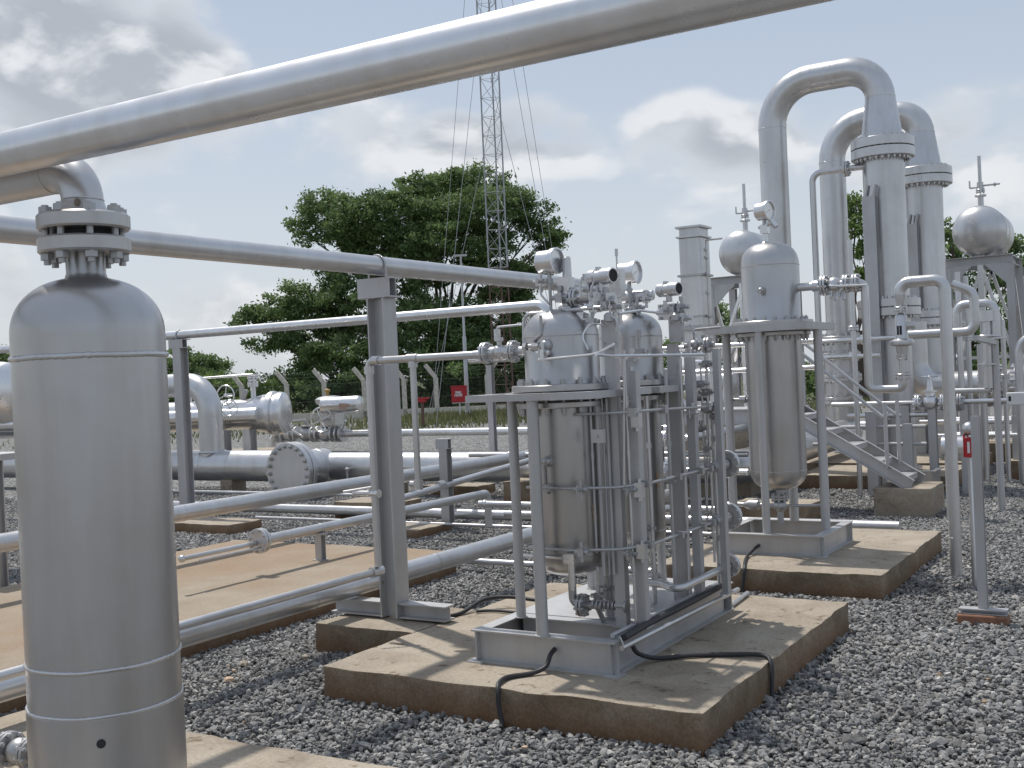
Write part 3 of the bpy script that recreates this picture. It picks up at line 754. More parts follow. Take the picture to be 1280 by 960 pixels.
def fitting(px, py, yv, sc, seed, mat='bolt'):
    rr = random.Random(seed); c_ = ony(px, py, yv); b = MB()
    b.cyl(c_-X*.045*sc, c_+X*.045*sc, .014*sc, n=6); b.box(c_.x-.02*sc, c_.x+.02*sc, c_.y-.02*sc, c_.y+.02*sc, c_.z-.024*sc, c_.z+.02*sc)
    b.cyl(c_, c_+Z*.055*sc, .009*sc, n=8); b.cyl(c_+Z*.035*sc, c_+Z*.06*sc, .013*sc, n=6)
    if rr.random() < .6: b.cyl(c_-Y*.05*sc, c_, .012*sc, n=6); b.cyl(c_-Y*.052*sc-Z*.03*sc, c_-Y*.052*sc+Z*.03*sc, .004*sc, n=6)
    if rr.random() < .5: b.cyl(c_-Z*.06*sc, c_, .011*sc, n=8)
    b.build('tube_fitting', mat, t)
# vertical tube bundle right of vessel A and between posts
yy = 4.90
for k, px in enumerate((746, 753, 758.5, 762.5, 768)):
    b = MB(); p = ony(px+2, 560, yy+.02*k); b.tube([V((p.x, p.y, (.345 if yy+.02*k < 4.97 or True else .4) if k > 2 else .60)), V((p.x, p.y, 1.47))], (.010, .0045, .009, .0045, .014)[k], 0, 10); b.build('tube', 'steel', t)
for px, yv, zl, zh, r_ in ((795, 4.99, .36, 1.62, .009), (857, 5.70, .36, 1.66, .009), (870, 5.76, .36, 1.72, .006), (882, 5.95, .72, 1.62, .006), (889, 5.95, .5, 1.66, .008)):
    b = MB(); p = ony(px, 600, yv); b.tube([V((p.x, p.y, zl)), V((p.x, p.y, zh))], r_, 0, 8); b.build('tube', 'silver', t)
for k, (px, yv, zl, zh, r_) in enumerate(((757, 5.12, .345, 1.46, .024), (772, 5.2, .345, 1.47, .018), (838, 5.62, .345, 1.60, .010), (812, 5.5, .345, 1.46, .014), (856, 5.80, .345, 1.7, .008), (894, 5.98, .34, 1.30, .012), (742, 4.86, .72, 1.47, .006), (787, 4.93, .36, 1.7, .007), (792, 5.02, .36, 1.5, .010))):
    b = MB(); p = ony(px, 600, yv); b.tube([V((p.x, p.y, zl)), V((p.x, p.y, zh))], r_, 0, 12)
    for zq_ in (.62, 1.18): b.cyl(V((p.x, p.y, zq_)), V((p.x, p.y, zq_+.03)), r_*1.45, n=6)
    b.build('tube', 'silver' if k % 2 else 'steel', t)
for k, (px, py, yv) in enumerate(((788, 612, 4.93), (788, 692, 4.93), (838, 600, 5.62), (856, 668, 5.72), (868, 588, 5.8), (726, 612, 4.74), (727, 690, 4.74), (812, 660, 5.5), (892, 520, 5.98))): fitting(px, py, yv, .8, 40+k)
# level gauges with flats
p = ony(797, 560, 4.95)
for z_ in (1.36, 1.02, .72):
    b = MB(); b.box(p.x-.022, p.x+.022, p.y-.02, p.y+.02, z_-.035, z_+.035); b.cyl(V((p.x, p.y, z_-.055)), V((p.x, p.y, z_+.055)), .012, n=6); b.build('tube_union', 'silver', t)
bj = ony(748, 545, 4.78); b = MB(); b.box(bj.x-.032, bj.x+.032, bj.y-.012, bj.y+.012, bj.z-.032, bj.z+.032); b.cyl(bj-Y*.014, bj-Y*.020, .006); b.build('junction_plate', 'steel', t)
# instrument tubing: bands that wrap vessel A, then run away along the skid
def band(z, zA=None):
    b = MB(); xr = -2.3; yA = 4.72
    s = ony(686, 0, yA); pl_ = [V((-2.83, 4.765, z)), V((-2.60, 4.735, z)), V((-2.38, 4.86, z-.005)), V((-2.28, 5.0, z)), V((-2.27, 5.95, z))]
    b.tube(pl_, .0075, .06, 10)
    for q in (V((-2.70, 4.76, z)), V((-2.52, 4.76, z)), V((-2.285, 5.0, z)), V((-2.27, 5.35, z)), V((-2.27, 5.66, z)), V((-2.27, 5.80, z))):
        b.box(q.x-.02, q.x+.02, q.y-.016, q.y+.016, q.z-.017, q.z+.017)
    b.build('drain_tubing', 'bolt', t)
    b = MB(); c = V((-2.27, 6.06, z)); b.cyl(V((-2.27, 5.84, z)), c-Y*.035, .022, .034); b.cyl(V((-2.27, 5.86, z)), V((-2.27, 5.92, z)), .030, n=12)
    b.flange(c, Y, .078, .014, 8, .010, gap=.006)
    b.build('end_flange', 'silver', t)
for z_ in (1.045, .745): band(z_)
b = MB(); b.tube([V((-2.62, 5.46, .47)), V((-2.40, 5.40, .47)), V((-2.27, 5.28, .47)), V((-2.27, 6.0, .47))], .020, .05, 14); b.cyl(V((-2.75, 5.46, .47)), V((-2.58, 5.46, .47)), .028); b.build('drain_header', 'silver', t)
b = MB(); b.flange(V((-2.27, 6.03, .47)), Y, .066, .013, 8, .009); b.cyl(V((-2.27, 5.9, .47)), V((-2.27, 6.0, .47)), .026); b.build('end_flange', 'silver', t)
b = MB(); b.tube([V((-2.55, 4.80, 1.40)), V((-2.33, 4.9, 1.40)), V((-2.27, 5.1, 1.40)), V((-2.27, 5.95, 1.38))], .0075, .05, 8)
for q in ((-2.31, 4.92, 1.40), (-2.27, 5.2, 1.4), (-2.27, 5.8, 1.385), (-2.26, 5.93, 1.385)): b.box(q[0]-.02, q[0]+.02, q[1]-.016, q[1]+.016, q[2]-.02, q[2]+.02)
b.build('upper_tubing', 'bolt', t)
# bright sensing tube curving across head A and continuing to the right
k0 = ony(673, 450, 4.70); k1 = ony(745, 443, 4.70); k2 = ony(768, 430, 4.85)
b = MB(); b.tube([k0, k1, k2], .0062, .06, 8); k3 = ony(765, 445, 4.80); k4 = ony(880, 443, 5.6); b.tube([k1, k3, k4], .008, .02, 8)
b.tube([k0+X*.02, k0+X*.02+Z*.05], .01, 0, 8)
b.tube([ony(735, 437, 4.80), ony(727, 420, 4.80), ony(738, 403, 4.85), ony(758, 407, 4.9)], .004, .05, 8)
b.tube([ony(773, 392, 5.0), ony(800, 388, 5.3), ony(830, 392, 5.6)], .007, .05, 8)
b.build('sensing_tube', 'bright', t)
kv = ony(799, 440, 5.55); b = MB(); b.cyl(kv-X*.05, kv+X*.05, .016, n=6); b.box(kv.x-.02, kv.x+.03, kv.y-.02, kv.y+.02, kv.z-.018, kv.z+.018); b.cyl(kv, kv+Z*.10, .009); b.lathe(kv+Z*.07, Z, [(0, .014), (.05, .014)], 12); b.build('needle_valve', 'bolt', t)
kv = ony(868, 432, 5.95); b = MB(); b.ico(kv, .035, 2); b.cyl(kv-X*.06, kv+X*.12, .016, n=8); b.flange(kv+X*.08, X, .045, .01, 6, .007); b.tube([kv+X*.0+Z*.03, kv+X*.0+Z*.09, kv+X*.16+Z*.095], .007, .02, 8)
for k in range(5): b.cyl(kv+V((-.03+.025*k, -.03, -.03+.012*(k % 2))), kv+V((-.03+.025*k, -.05, -.03)), .009, n=6)
b.build('block_valve', 'bolt', t)
for px, py, yv in ((884, 455, 5.95), (887, 512, 5.95), (876, 480, 5.9), (884, 490, 5.95)):
    kv = ony(px, py, yv); b = MB(); b.box(kv.x-.025, kv.x+.025, kv.y-.02, kv.y+.02, kv.z-.02, kv.z+.02); b.cyl(kv-X*.05, kv+X*.05, .011, n=6); b.cyl(kv-Y*.05, kv, .012, n=6); b.build('tube_fitting', 'bolt', t)
for k, (px, py, yv, sc) in enumerate(((700, 372, 4.93, 1.0), (733, 362, 4.95, 1.3), (744, 383, 4.93, 1.2), (757, 374, 4.94, 1.0), (768, 384, 4.96, 1.0), (727, 395, 4.92, .9), (741, 402, 4.9, .8), (676, 352, 4.93, .9), (679, 441, 4.74, .8), (797, 385, 5.72, .9), (808, 374, 5.74, .8), (832, 388, 5.72, .9), (852, 384, 5.74, 1.0), (857, 398, 5.73, .9), (862, 440, 5.9, .9), (880, 432, 5.95, 1.0), (790, 502, 5.0, .9), (866, 516, 5.7, .9), (876, 536, 5.95, .8), (884, 560, 5.95, .8), (748, 745, 5.05, .9), (760, 735, 5.1, .9), (820, 720, 5.7, .9), (790, 447, 5.3, .8))): fitting(px, py, yv, sc, k, 'silver' if k % 3 else 'bolt')
for (pts_, yv, r_) in ((((676, 354), (676, 368), (686, 380)), 4.92, .006), (((742, 352), (736, 372), (744, 392)), 4.88, .005), (((760, 392), (772, 400), (770, 415)), 4.9, .005), (((862, 405), (870, 418), (880, 430)), 5.78, .004), (((884, 460), (884, 640)), 5.95, .006), (((870, 560), (870, 700)), 5.9, .005), (((780, 445), (780, 610)), 4.90, .006)):
    b = MB(); b.tube([ony(a_, c_, yv) for a_, c_ in pts_], r_, .03, 8); b.build('impulse_tube', 'silver', t)
# front hook valve on vessel A's shell
kv = ony(684, 577, 4.77); b = MB(); b.cyl(kv, kv+Y*.06, .03, n=14); b.ico(kv, .026, 2); b.cyl(kv-X*.03, kv+X*.03, .015, n=6); b.tube([kv-X*.02, kv-X*.02-Z*.13], .005, 0, 8); b.box(kv.x-.03, kv.x, kv.y-.01, kv.y+.015, kv.z-.16, kv.z-.12); b.build('sample_valve', 'bolt', t)
# tape remnants
for vx, vy, zc, rr, px in ((-2.71, 4.97, .90, .1935, 743), (-2.71, 5.78, .98, .1615, 822)):
    q = None
    for k in range(360):
        a = math.radians(k); p = V((vx+rr*math.cos(a), vy+rr*math.sin(a), zc))
        if (EYEP-p).dot(V((math.cos(a), math.sin(a), 0))) > 0:
            e = abs(proj(p)[0]-px)
            if q is None or e < q[0]: q = (e, a)
    b = MB(); a = q[1]
    ring = [V((vx+(rr+.001)*math.cos(a+da), vy+(rr+.001)*math.sin(a+da), z_)) for z_, da in ((zc-.045, -.05), (zc-.04, .07), (zc+.0, .09), (zc+.05, .05), (zc+.045, -.08), (zc, -.06))]
    b.add(ring, [tuple(range(6))]); b.build('tape_remnant', 'tape', t)
# bottom drains
b = MB(); cx, cy = -2.71, 4.97
b.tube([V((cx, cy, .60)), V((cx, cy, .43)), V((cx+.06, cy, .43))], .021, .04, 14); b.flange(V((cx+.055, cy, .43)), X, .058, .012, 8, .008); b.cyl(V((cx+.07, cy, .43)), V((cx+.16, cy, .43)), .016)
for k in range(6): b.disc(V((cx+.12+k*.022, cy, .44)), X, .024, .010, 14)
b.cyl(V((cx+.24, cy, .44)), V((cx+.30, cy, .44)), .018); b.disc(V((cx+.3, cy, .44)), X, .034, .012, 16); b.cyl(V((cx+.14, cy+.06, .342)), V((cx+.14, cy, .42)), .014)
b.build('drain_line', 'bolt', t)
b = MB(); cy = 5.78; b.tube([V((cx, cy, .59)), V((cx, cy, .42))], .021, 0, 14); b.flange(V((cx, cy, .50)), Z, .055, .012, 8, .008); b.ico(V((cx, cy, .46)), .035, 2); b.build('drain_line', 'bolt', t)
b = MB(); z_ = .705; b.tube([V((-2.86, 4.755, z_)), V((-2.60, 4.745, z_-.0))], .007, 0, 8); kv = V((-2.60, 4.77, z_)); b.box(kv.x-.03, kv.x+.03, kv.y-.03, kv.y+.01, kv.z-.025, kv.z+.02); b.cyl(kv-Z*.02, kv-Z*.14, .017); b.cyl(kv-Z*.12, kv-Z*.16, .012); b.build('sump_valve', 'bright', t)
b = MB(); b.cyl(V((-2.58, 5.12, .343)), V((-2.58, 5.12, .66)), .026, n=14); b.disc(V((-2.58, 5.12, .346)), Z, .034, .008, 16); b.cyl(V((-2.50, 5.10, .343)), V((-2.50, 5.10, .66)), .018, n=14); b.build('drain_stub', 'steel', t)
b = MB(); vx, vy = -2.64, 5.62; b.cyl(V((vx, vy, .92)), V((vx, vy, 1.10)), .028, n=16); b.build('float_chamber', 'bright', t)
# deck plate between the vessels
b = MB(); b.box(-3.045, -2.395, 5.07, 6.14, .336, .341); b.build('deck_plate', 'steel', t)
b = MB(); b.cyl(V((-2.36, 4.7, .36)), V((-2.35, 6.2, .36)), .012) ; b.build('rail_tube', 'steel', t)

# cables and conduit on the front slab
def cable(pts, r, label, name='cable', mat='dark'):
    b = MB(); P = [V(p) for p in pts]; out = []
    P = [P[0]*2-P[1]]+P+[P[-1]*2-P[-2]]
    for i in range(1, len(P)-2):
        for k in range(8):
            u = k/8; a, c, d, e = P[i-1], P[i], P[i+1], P[i+2]
            out.append(.5*((2*c)+(d-a)*u+(2*a-5*c+4*d-e)*u*u+(3*c-a-3*d+e)*u**3))
    out.append(P[-2]); b.tube(out, r, 0, 10); o = b.build(name, mat); return tag(o, label, 'cable')
cz = SZ+.014
cable([(-2.66, 4.672, .275), (-2.655, 4.62, .26), (-2.66, 4.58, .215), (-2.70, 4.52, cz), (-2.77, 4.42, cz), (-2.76, 4.32, cz), (-2.74, 4.275, .17), (-2.73, 4.262, .10), (-2.71, 4.25, .03), (-2.70, 4.22, .02)], .0115, 'black cable looping from the front of the skid base down the slab face')
cable([(-2.31, 4.80, .30), (-2.29, 4.83, .25), (-2.25, 4.97, cz+.005), (-2.12, 5.10, cz), (-1.95, 5.18, cz), (-1.80, 5.20, cz+.004), (-1.752, 5.16, .17), (-1.742, 5.13, .10), (-1.738, 5.11, .02)], .0115, 'black cable lying across the right part of the front slab and over its edge')
cable([(-3.85, 5.37, cz), (-3.78, 5.52, cz), (-3.74, 5.72, .24), (-3.62, 5.82, .245), (-3.45, 5.86, .23), (-3.25, 5.85, .24), (-3.11, 5.84, .28)], .012, 'black cable arching between the I-beam base and the twin filter skid')
cable([(-3.72, 5.6, cz), (-3.62, 5.66, cz), (-3.45, 5.66, cz), (-3.3, 5.72, cz)], .009, 'short thinner black cable on the slab behind the arching one')
cable([(-2.80, 8.09, .25), (-2.83, 8.03, .22), (-2.83, 7.9, cz), (-2.76, 7.65, cz), (-2.71, 7.50, .185), (-2.71, 7.47, .10), (-2.72, 7.46, .02)], .0115, 'black cable dropping from the rear skid base over its slab')
cable([(-2.30, 4.70, .355), (-2.305, 5.0, .36), (-2.30, 5.5, .36), (-2.305, 6.0, .36)], .017, 'thick dark insulated hose along the right top edge of the twin skid', name='hose')
b = MB(); b.tube([V((-2.275, 4.62, .325)), V((-2.27, 6.16, .31))], .013, 0, 12); b.tube([V((-2.345, 6.24, .197)), V((-2.375, 6.61, .197))], .013, 0, 12)
b.tube([V((-2.30, 4.64, .35)), V((-2.285, 4.62, .39)), V((-2.265, 4.62, .34))], .003, .01, 6)
o = b.build('conduit', 'silver'); tag(o, 'thin silver conduit along the right side of the twin skid base', 'conduit')

# ------------------------------------------------------------------ single filter vessel C
C = V((-2.75, 8.47, 0))
t = thing('filter_skid', 'single upright silver filter vessel on a square base on the rear slab', 'filter skid', (C.x, C.y, SZ))
base_frame(-3.17, -2.31, 8.06, 8.92, SZ, .335, t)
for dx, dy, rr in ((-.35, -.08, .034), (0, -.34, .030), (.35, 0, .034), (0, .35, .036)):
    b = MB(); b.cyl(V((C.x+dx, C.y+dy, .334)), V((C.x+dx, C.y+dy, 1.86)), rr, n=20); b.build('leg', 'steel', t)
    if dx < 0: pass
b = MB(); x0, x1, y0, y1 = C.x-.40, C.x+.38, C.y-.38, C.y+.38; zz = 1.885
b.box(x0, x1, y0, y0+.08, zz-.035, zz+.02); b.box(x0, x1, y1-.08, y1, zz-.035, zz+.02); b.box(x0, x0+.08, y0+.081, y1-.081, zz-.035, zz+.02); b.box(x1-.08, x1, y0+.081, y1-.081, zz-.035, zz+.02)
b.lathe(V((C.x, C.y, zz-.034)), Z, [(0, .33), (.05, .33)], 44); b.build('support_plate', 'steel', t)
vc = filter_vessel(C.x, C.y, t, None, ztop_plate=1.885, R=.215, R2=.222, RF=.31, zmid=2.36, ztop=2.545, zbot=.625, zweld=.78, nb=20)
gc = ony(955, 264, 8.47); g_ = gauge(gc, R0*.70-F0*.72, .078, t, (gc.x, gc.y, 2.52))
b = MB(); b.box(gc.x-.03, gc.x+.03, gc.y-.03, gc.y+.03, 2.62, 2.68); b.cyl(V((gc.x+.05, gc.y, 2.69)), V((gc.x-.05, gc.y, 2.67)), .016, n=8); b.lathe(V((gc.x, gc.y, 0)), Z, [(2.53, .05), (2.555, .022), (2.64, .018)], 14); b.cyl(V((gc.x+.09, gc.y, 2.66)), V((gc.x+.05, gc.y, 2.72)), .022, n=6); b.build('gauge_block', 'bright', t)
kv = ony(953, 363, C.y-.225); b = MB(); b.cyl(kv-Y*.035, kv+Y*.01, .028, n=14); b.ico(kv-Y*.04, .022, 2); b.build('side_plug', 'bolt', t)
b = MB(); b.tube([V((C.x, C.y, .66)), V((C.x, C.y, .36))], .024, 0, 14); b.ico(V((C.x, C.y, .50)), .055, 2, .05); b.flange(V((C.x, C.y, .565)), Z, .065, .014, 8, .01); b.tube([V((C.x, C.y, .5)), V((C.x-.5, C.y+.05, .5))], .018, 0, 12); b.lathe(V((C.x-.22, C.y+.02, .5)), X, [(-.08, .018), (-.03, .04), (.04, .04), (.06, .02)], 16); b.tube([V((C.x+.02, C.y, .5)), V((C.x+.3, C.y+.08, .5))], .012, 0, 12); b.build('drain_line', 'bolt', t)
b = MB(); nz_ = 2.18; b.cyl(V((C.x+.2, C.y, nz_)), V((-2.37, C.y, nz_)), .032); b.cyl(V((-2.42, C.y, nz_)), V((-2.37, C.y, nz_)), .045); b.build('outlet_nozzle', 'silver', t)
b = MB(); p = ony(918, 500, C.y-.1); b.cyl(V((C.x-.36, C.y-.05, p.z)), V((C.x-.16, C.y-.05, p.z)), .013); b.cyl(V((C.x-.27, C.y-.05, p.z)), V((C.x-.22, C.y-.05, p.z)), .03, n=8); b.build('side_nozzle', 'bolt', t)

# relief discharge loop from filter C
ry = C.y
t = thing('relief_pipework', 'looping relief valve pipework between single filter and tall stand pipe', 'pipework', (-1.47, ry, 0))
b = MB(); b.flange(V((-2.335, ry, nz_)), X, .078, .016, 8, .011); b.ico(V((-2.26, ry, nz_)), .06, 2); b.cyl(V((-2.3, ry, nz_)), V((-2.1, ry, nz_)), .03); b.flange(V((-2.17, ry, nz_)), X, .07, .014, 8, .01); b.flange(V((-2.10, ry, nz_)), X, .07, .014, 8, .01)
for k in range(4): b.cyl(V((-2.27+.03*k, ry-.03, nz_-.06)), V((-2.27+.03*k, ry-.05, nz_-.10-.02*(k % 2))), .012, n=6)
iv = b.build('isolation_valve', 'silver', t)
MB().tube([V((-2.28, ry-.06, nz_-.01)), V((-2.20, ry-.09, nz_-.02)), V((-1.99, ry-.12, nz_-.03))], .009, .02, 8).build('lever', 'bright', iv)
xr, xv = -2.035, -1.785; zl = 1.38
b = MB(); b.tube([V((-2.09, ry, nz_)), V((xr, ry, nz_)), V((xr, ry, zl)), V((xv, ry, zl)), V((xv, ry, 1.45))], .030, .05, 18); b.build('inlet_pipe', 'silver', t)
b = MB(); b.flange(V((xv, ry, 1.475)), Z, .060, .013, 8, .009); b.cyl(V((xv, ry, 1.48)), V((xv, ry, 1.60)), .030); b.flange(V((xv, ry, 1.615)), Z, .045, .011, 6, .008); b.lathe(V((xv, ry, 0)), Z, [(1.62, .038), (1.69, .045), (1.70, .085), (1.715, .088), (1.73, .085), (1.745, .05), (1.76, .044), (1.90, .044), (1.92, .034), (1.935, .018), (1.955, .018)], 24)
b.cyl(V((xv, ry, 1.84)), V((xv+.09, ry+.02, 1.84)), .028)
rv = b.build('relief_valve', 'silver', t)
b = MB(); wy = ry-.0455
for (u, v, u2, v2) in ((-.022, 1.775, -.010, 1.84), (-.004, 1.775, .012, 1.84)): b.box(xv+u, xv+u2, wy-.001, wy+.010, v, v2)
b.build('nameplate', 'gap', rv)
b = MB(); b.flange(V((xv, ry, 1.965)), Z, .050, .012, 6, .009); b.lathe(V((xv, ry, 0)), Z, [(1.97, .024), (1.995, .026), (2.06, .043), (2.075, .043)], 20); b.build('reducer', 'silver', t)
xs = -1.475
b = MB(); b.tube([V((xv, ry, 2.07)), V((xv, ry, 2.155)), V((xs, ry, 2.155)), V((xs, ry, -.02))], .042, .075, 24)
for q in ((V((xv+.09, ry, 2.155)), X), (V((xs-.085, ry, 2.155)), X), (V((xs, ry, 2.06)), Z)): b.disc(q[0], q[1], .0435, .005, 24)
b.disc(V((xs, ry, .3)), Z, .0445, .006, 24); b.build('stand_pipe', 'silver', t)

# T post at right, red tagged pipe
t = thing('channel_post', 'slender channel post on a small brick base at right', 'post', (-1.09, 7.08, .04))
b = MB(); b.hbeam(V((-1.09, 7.08, .09)), V((-1.09, 7.08, 1.24)), Y, .05, .06, .007, .006); b.build('post', 'steel', t)
b = MB(); b.hbeam(V((-1.22, 7.06, .085)), V((-.955, 7.06, .085)), Z, .08, .03, .006, .006); b.build('foot_beam', 'steel', t)
b = MB(); b.box(-1.23, -.95, 7.00, 7.12, -.02, .068); b.build('brick_foot', 'brick', t, bevel=.01)
rp = V((-1.29, 8.1, 0))
t = thing('tagged_drain_pipe', 'thin drain pipe with a red handle and elbow top behind the channel post', 'pipe', rp)
zr = zat(rp.x, rp.y, 536)
b = MB(); b.tube([rp-Z*.02, V((rp.x, rp.y, zr)), V((rp.x-.02, rp.y, zr)), ], .024, 0, 14); b.ico(V((rp.x, rp.y, zr)), .05, 2); b.build('riser', 'silver', t)
z1, z2 = zat(rp.x, rp.y, 571), zat(rp.x, rp.y, 546)
b = MB(); b.box(rp.x-.028, rp.x+.028, rp.y-.055, rp.y-.03, z1, z2); b.box(rp.x-.036, rp.x-.029, rp.y-.05, rp.y+.02, z1, z2+.02); b.build('red_handle', 'red', t, bevel=.004)
b = MB(); b.box(rp.x-.008, rp.x+.008, rp.y-.058, rp.y-.0555, z1+.03, z2-.03); b.build('white_mark', 'white', t)

# ------------------------------------------------------------------ tall columns with inverted U pipes
def column(Yc, pxc, pyf, pxl, pytop, r, label, legbot):
    a = ony(pxc, pyf, Yc); l = ony(pxl, 200, Yc); cx = a.x; zf = a.z
    t = thing('gas_column', label, 'column', (cx, Yc, .2), 'tall columns with inverted U pipes')
    ru = r*.72; zu = zat((cx+l.x)/2, Yc, pytop)-ru
    b = MB(); b.lathe(V((cx, Yc, 0)), Z, [(.2, r*1.25), (.24, r*1.25), (.25, r), (zf-.12, r)], 40); b.build('shell', 'silver', t)
    b = MB(); b.flange(V((cx, Yc, zf)), Z, r*1.52, .115, 28, .022, gap=.012, n=48)
    f2 = zat(cx, Yc, 385 if Yc < 17 else 398); b.flange(V((cx, Yc, f2)), Z, r*1.50, .10, 28, .02, gap=.012, n=48); b.build('flange', 'silver', t)
    b = MB(); b.lathe(V((cx, Yc, 0)), Z, [(zf+.12, r*1.06), (zf+.15, r*1.0), (zf+.62, ru*1.03), (zf+.66, ru)], 40); b.build('reducer', 'silver', t)
    b = MB(); b.tube([V((cx, Yc, zf+.64)), V((cx, Yc, zu)), V((l.x, Yc, zu)), V((l.x, Yc, legbot))], ru, .56, 32)
    for q in (zf+.66,): b.disc(V((cx, Yc, q)), Z, ru*1.02, .015, 32)
    b.disc(V((l.x, Yc, zu-.58)), Z, ru*1.015, .012, 32); b.disc(V((cx-.575, Yc, zu)), X, ru*1.015, .012, 32); b.disc(V((l.x+.575, Yc, zu)), X, ru*1.015, .012, 32)
    b.build('u_pipe', 'silver', t)
    return t, cx, zf, l.x, zu, ru
Y1, Y2 = 14.6, 17.4
w1 = 50*proj(ony(1103, 190, Y1))[2]/FL/2
t1, c1x, z1f, l1x, zu1, ru1 = column(Y1, 1103, 187, 967, 78, w1, 'tallest silver column with inverted U pipe, front one of two', .9)
w2 = 46*proj(ony(1155, 225, Y2))[2]/FL/2
t2, c2x, z2f, l2x, zu2, ru2 = column(Y2, 1153, 222, 1040, 132, w2, 'rear silver column with inverted U pipe behind the taller one', 1.9)
slab('concrete_slab', 'concrete slab under the front tall column behind the stairs', c1x-1.1, c1x+.75, 13.9, 15.3, -.05, .19)
def flatbeam(px0, px1, pytop, Yb, T, zb=.2):
    a = ony(px0, pytop, Yb); c = ony(px1, pytop, Yb); b = MB(); xm = (a.x+c.x)/2; w = c.x-a.x
    b.hbeam(V((xm, Yb, zb)), V((xm, Yb, a.z)), Y, w, .16, .014, .012)
    for s_ in (-.3, .3):
        b.add([V((xm+w*s_, Yb-.06, a.z)), V((xm+w*s_, Yb+.06, a.z)), V((xm+w*s_+.03, Yb+.06, a.z+.14)), V((xm+w*s_+.03, Yb-.06, a.z+.14)), V((xm+w*s_+.02, Yb-.06, a.z)), V((xm+w*s_+.02, Yb+.06, a.z)), V((xm+w*s_+.05, Yb+.06, a.z+.14)), V((xm+w*s_+.05, Yb-.06, a.z+.14))], [(0, 1, 2, 3), (4, 7, 6, 5), (0, 3, 7, 4), (1, 5, 6, 2), (3, 2, 6, 7), (0, 4, 5, 1)])
    b.build('stiffener_beam', 'steel', T)
flatbeam(1079, 1095, 247, Y1-.36, t1, .19); flatbeam(1133, 1147, 281, Y2-.34, t2)
# small vent branch at col 1 going left and down
b = MB(); p = ony(1058, 211, Y1-.1); q = ony(1015, 213, Y1-.1)
b.tube([V((c1x-.2, Y1-.1, p.z)), V((q.x, Y1-.1, p.z)), V((q.x, Y1-.1, 1.0))], .040, .12, 16); b.flange(V((p.x, Y1-.1, p.z)), X, .10, .022, 8, .012); b.build('vent_pipe', 'silver', t1)
b = MB()
for zz in (445, 472, 500): b.flange(V((l2x, Y2, zat(l2x, Y2, zz))), Z, ru2*1.55, .05, 20, .02)
b.cyl(V((l2x, Y2, .45)), V((l2x, Y2, zat(l2x, Y2, 425))), ru2*1.28, n=32); b.disc(V((l2x, Y2, zat(l2x, Y2, 424))), Z, ru2*1.6, .09, 36); b.bolts(V((l2x, Y2, zat(l2x, Y2, 424))), Z, ru2*1.4, 16, .025, .16)
b.build('check_valve', 'silver', t2)
# outlet header from column 2 to the right
zh = zat(-2.6, 16.5, 482); ph = ony(1200, 482, 16.3)
hp_ = ph
t = thing('outlet_header', 'thick bolted flange pipe running right from the columns', 'pipe', (hp_.x, 16.3, .2))
b = MB(); b.tube([V((c2x-.02, 16.3, 2.1)), V((c2x-.02, 16.3, hp_.z)), V((3.5, 16.3, hp_.z))], .20, .34, 30); b.build('run', 'silver', t)
b = MB(); fx = ony(1240, 480, 16.3).x; b.flange(V((fx, 16.3, hp_.z)), X, .30, .09, 16, .03, gap=.02); b.cyl(V((fx+.3, 16.3, hp_.z)), V((fx+.9, 16.3, hp_.z)), .26, n=30); b.bolts(V((fx+.32, 16.3, hp_.z)), X, .25, 14, .025, .12); b.build('bolted_joint', 'silver', t)
for xx in (c2x+.3, fx-.2): b = MB(); b.hbeam(V((xx, 16.3, .2 if xx < -2.5 else 0)), V((xx, 16.3, hp_.z-.2)), Y, .16, .16, .012, .01); b.build('support_leg', 'steel', t)

# gate valve line in front of the header
gy = 13.6; gz = ony(1120, 504, gy).z
t = thing('gate_valve_line', 'small white pipe with handwheel gate valve below the thick flanged pipe', 'pipework', (-2.2, gy, 0))
b = MB(); b.tube([V((ony(1040, 504, gy).x, gy, gz)), V((.6, gy, gz))], .028, 0, 14); b.build('run', 'bright', t)
gv = ony(1163, 503, gy); b = MB(); b.flange(V((gv.x-.14, gy, gz)), X, .10, .02, 8, .014); b.flange(V((gv.x+.14, gy, gz)), X, .10, .02, 8, .014); b.ico(V((gv.x, gy, gz)), .10, 2); b.lathe(V((gv.x, gy, gz)), Z, [(0, .07), (.11, .06), (.115, .09), (.14, .09), (.145, .04), (.22, .03), (.30, .015)], 18); v_ = b.build('gate_valve', 'bright', t)
b = MB(); b.wheel(V((gv.x, gy, gz+.30)), Z, .085, .009, 4); b.build('handwheel', 'silver', v_)
gv = ony(1200, 503, gy); b = MB(); b.flange(V((gv.x, gy, gz)), X, .11, .022, 8, .016); b.ico(V((gv.x-.08, gy, gz)), .085, 2, .1); b.build('check_valve', 'bolt', t)
bx_ = ony(1270, 498, gy); b = MB(); b.box(bx_.x-.09, bx_.x+.12, gy-.09, gy+.05, bx_.z-.07, bx_.z+.07); o = b.build('actuator_box', 'white', t, bevel=.01)
MB().box(bx_.x-.065, bx_.x-.04, gy-.094, gy-.0905, bx_.z-.025, bx_.z+.03).build('box_mark', 'gap', o)
for k, px in enumerate((1103, 1132, 1165, 1205)):
    p = ony(px, 510, gy); b = MB(); b.hbeam(V((p.x, gy, 0)), V((p.x, gy, gz-.03)), Y, .09 if k else .06, .09, .008, .006); b.build('leg', 'steel', t)
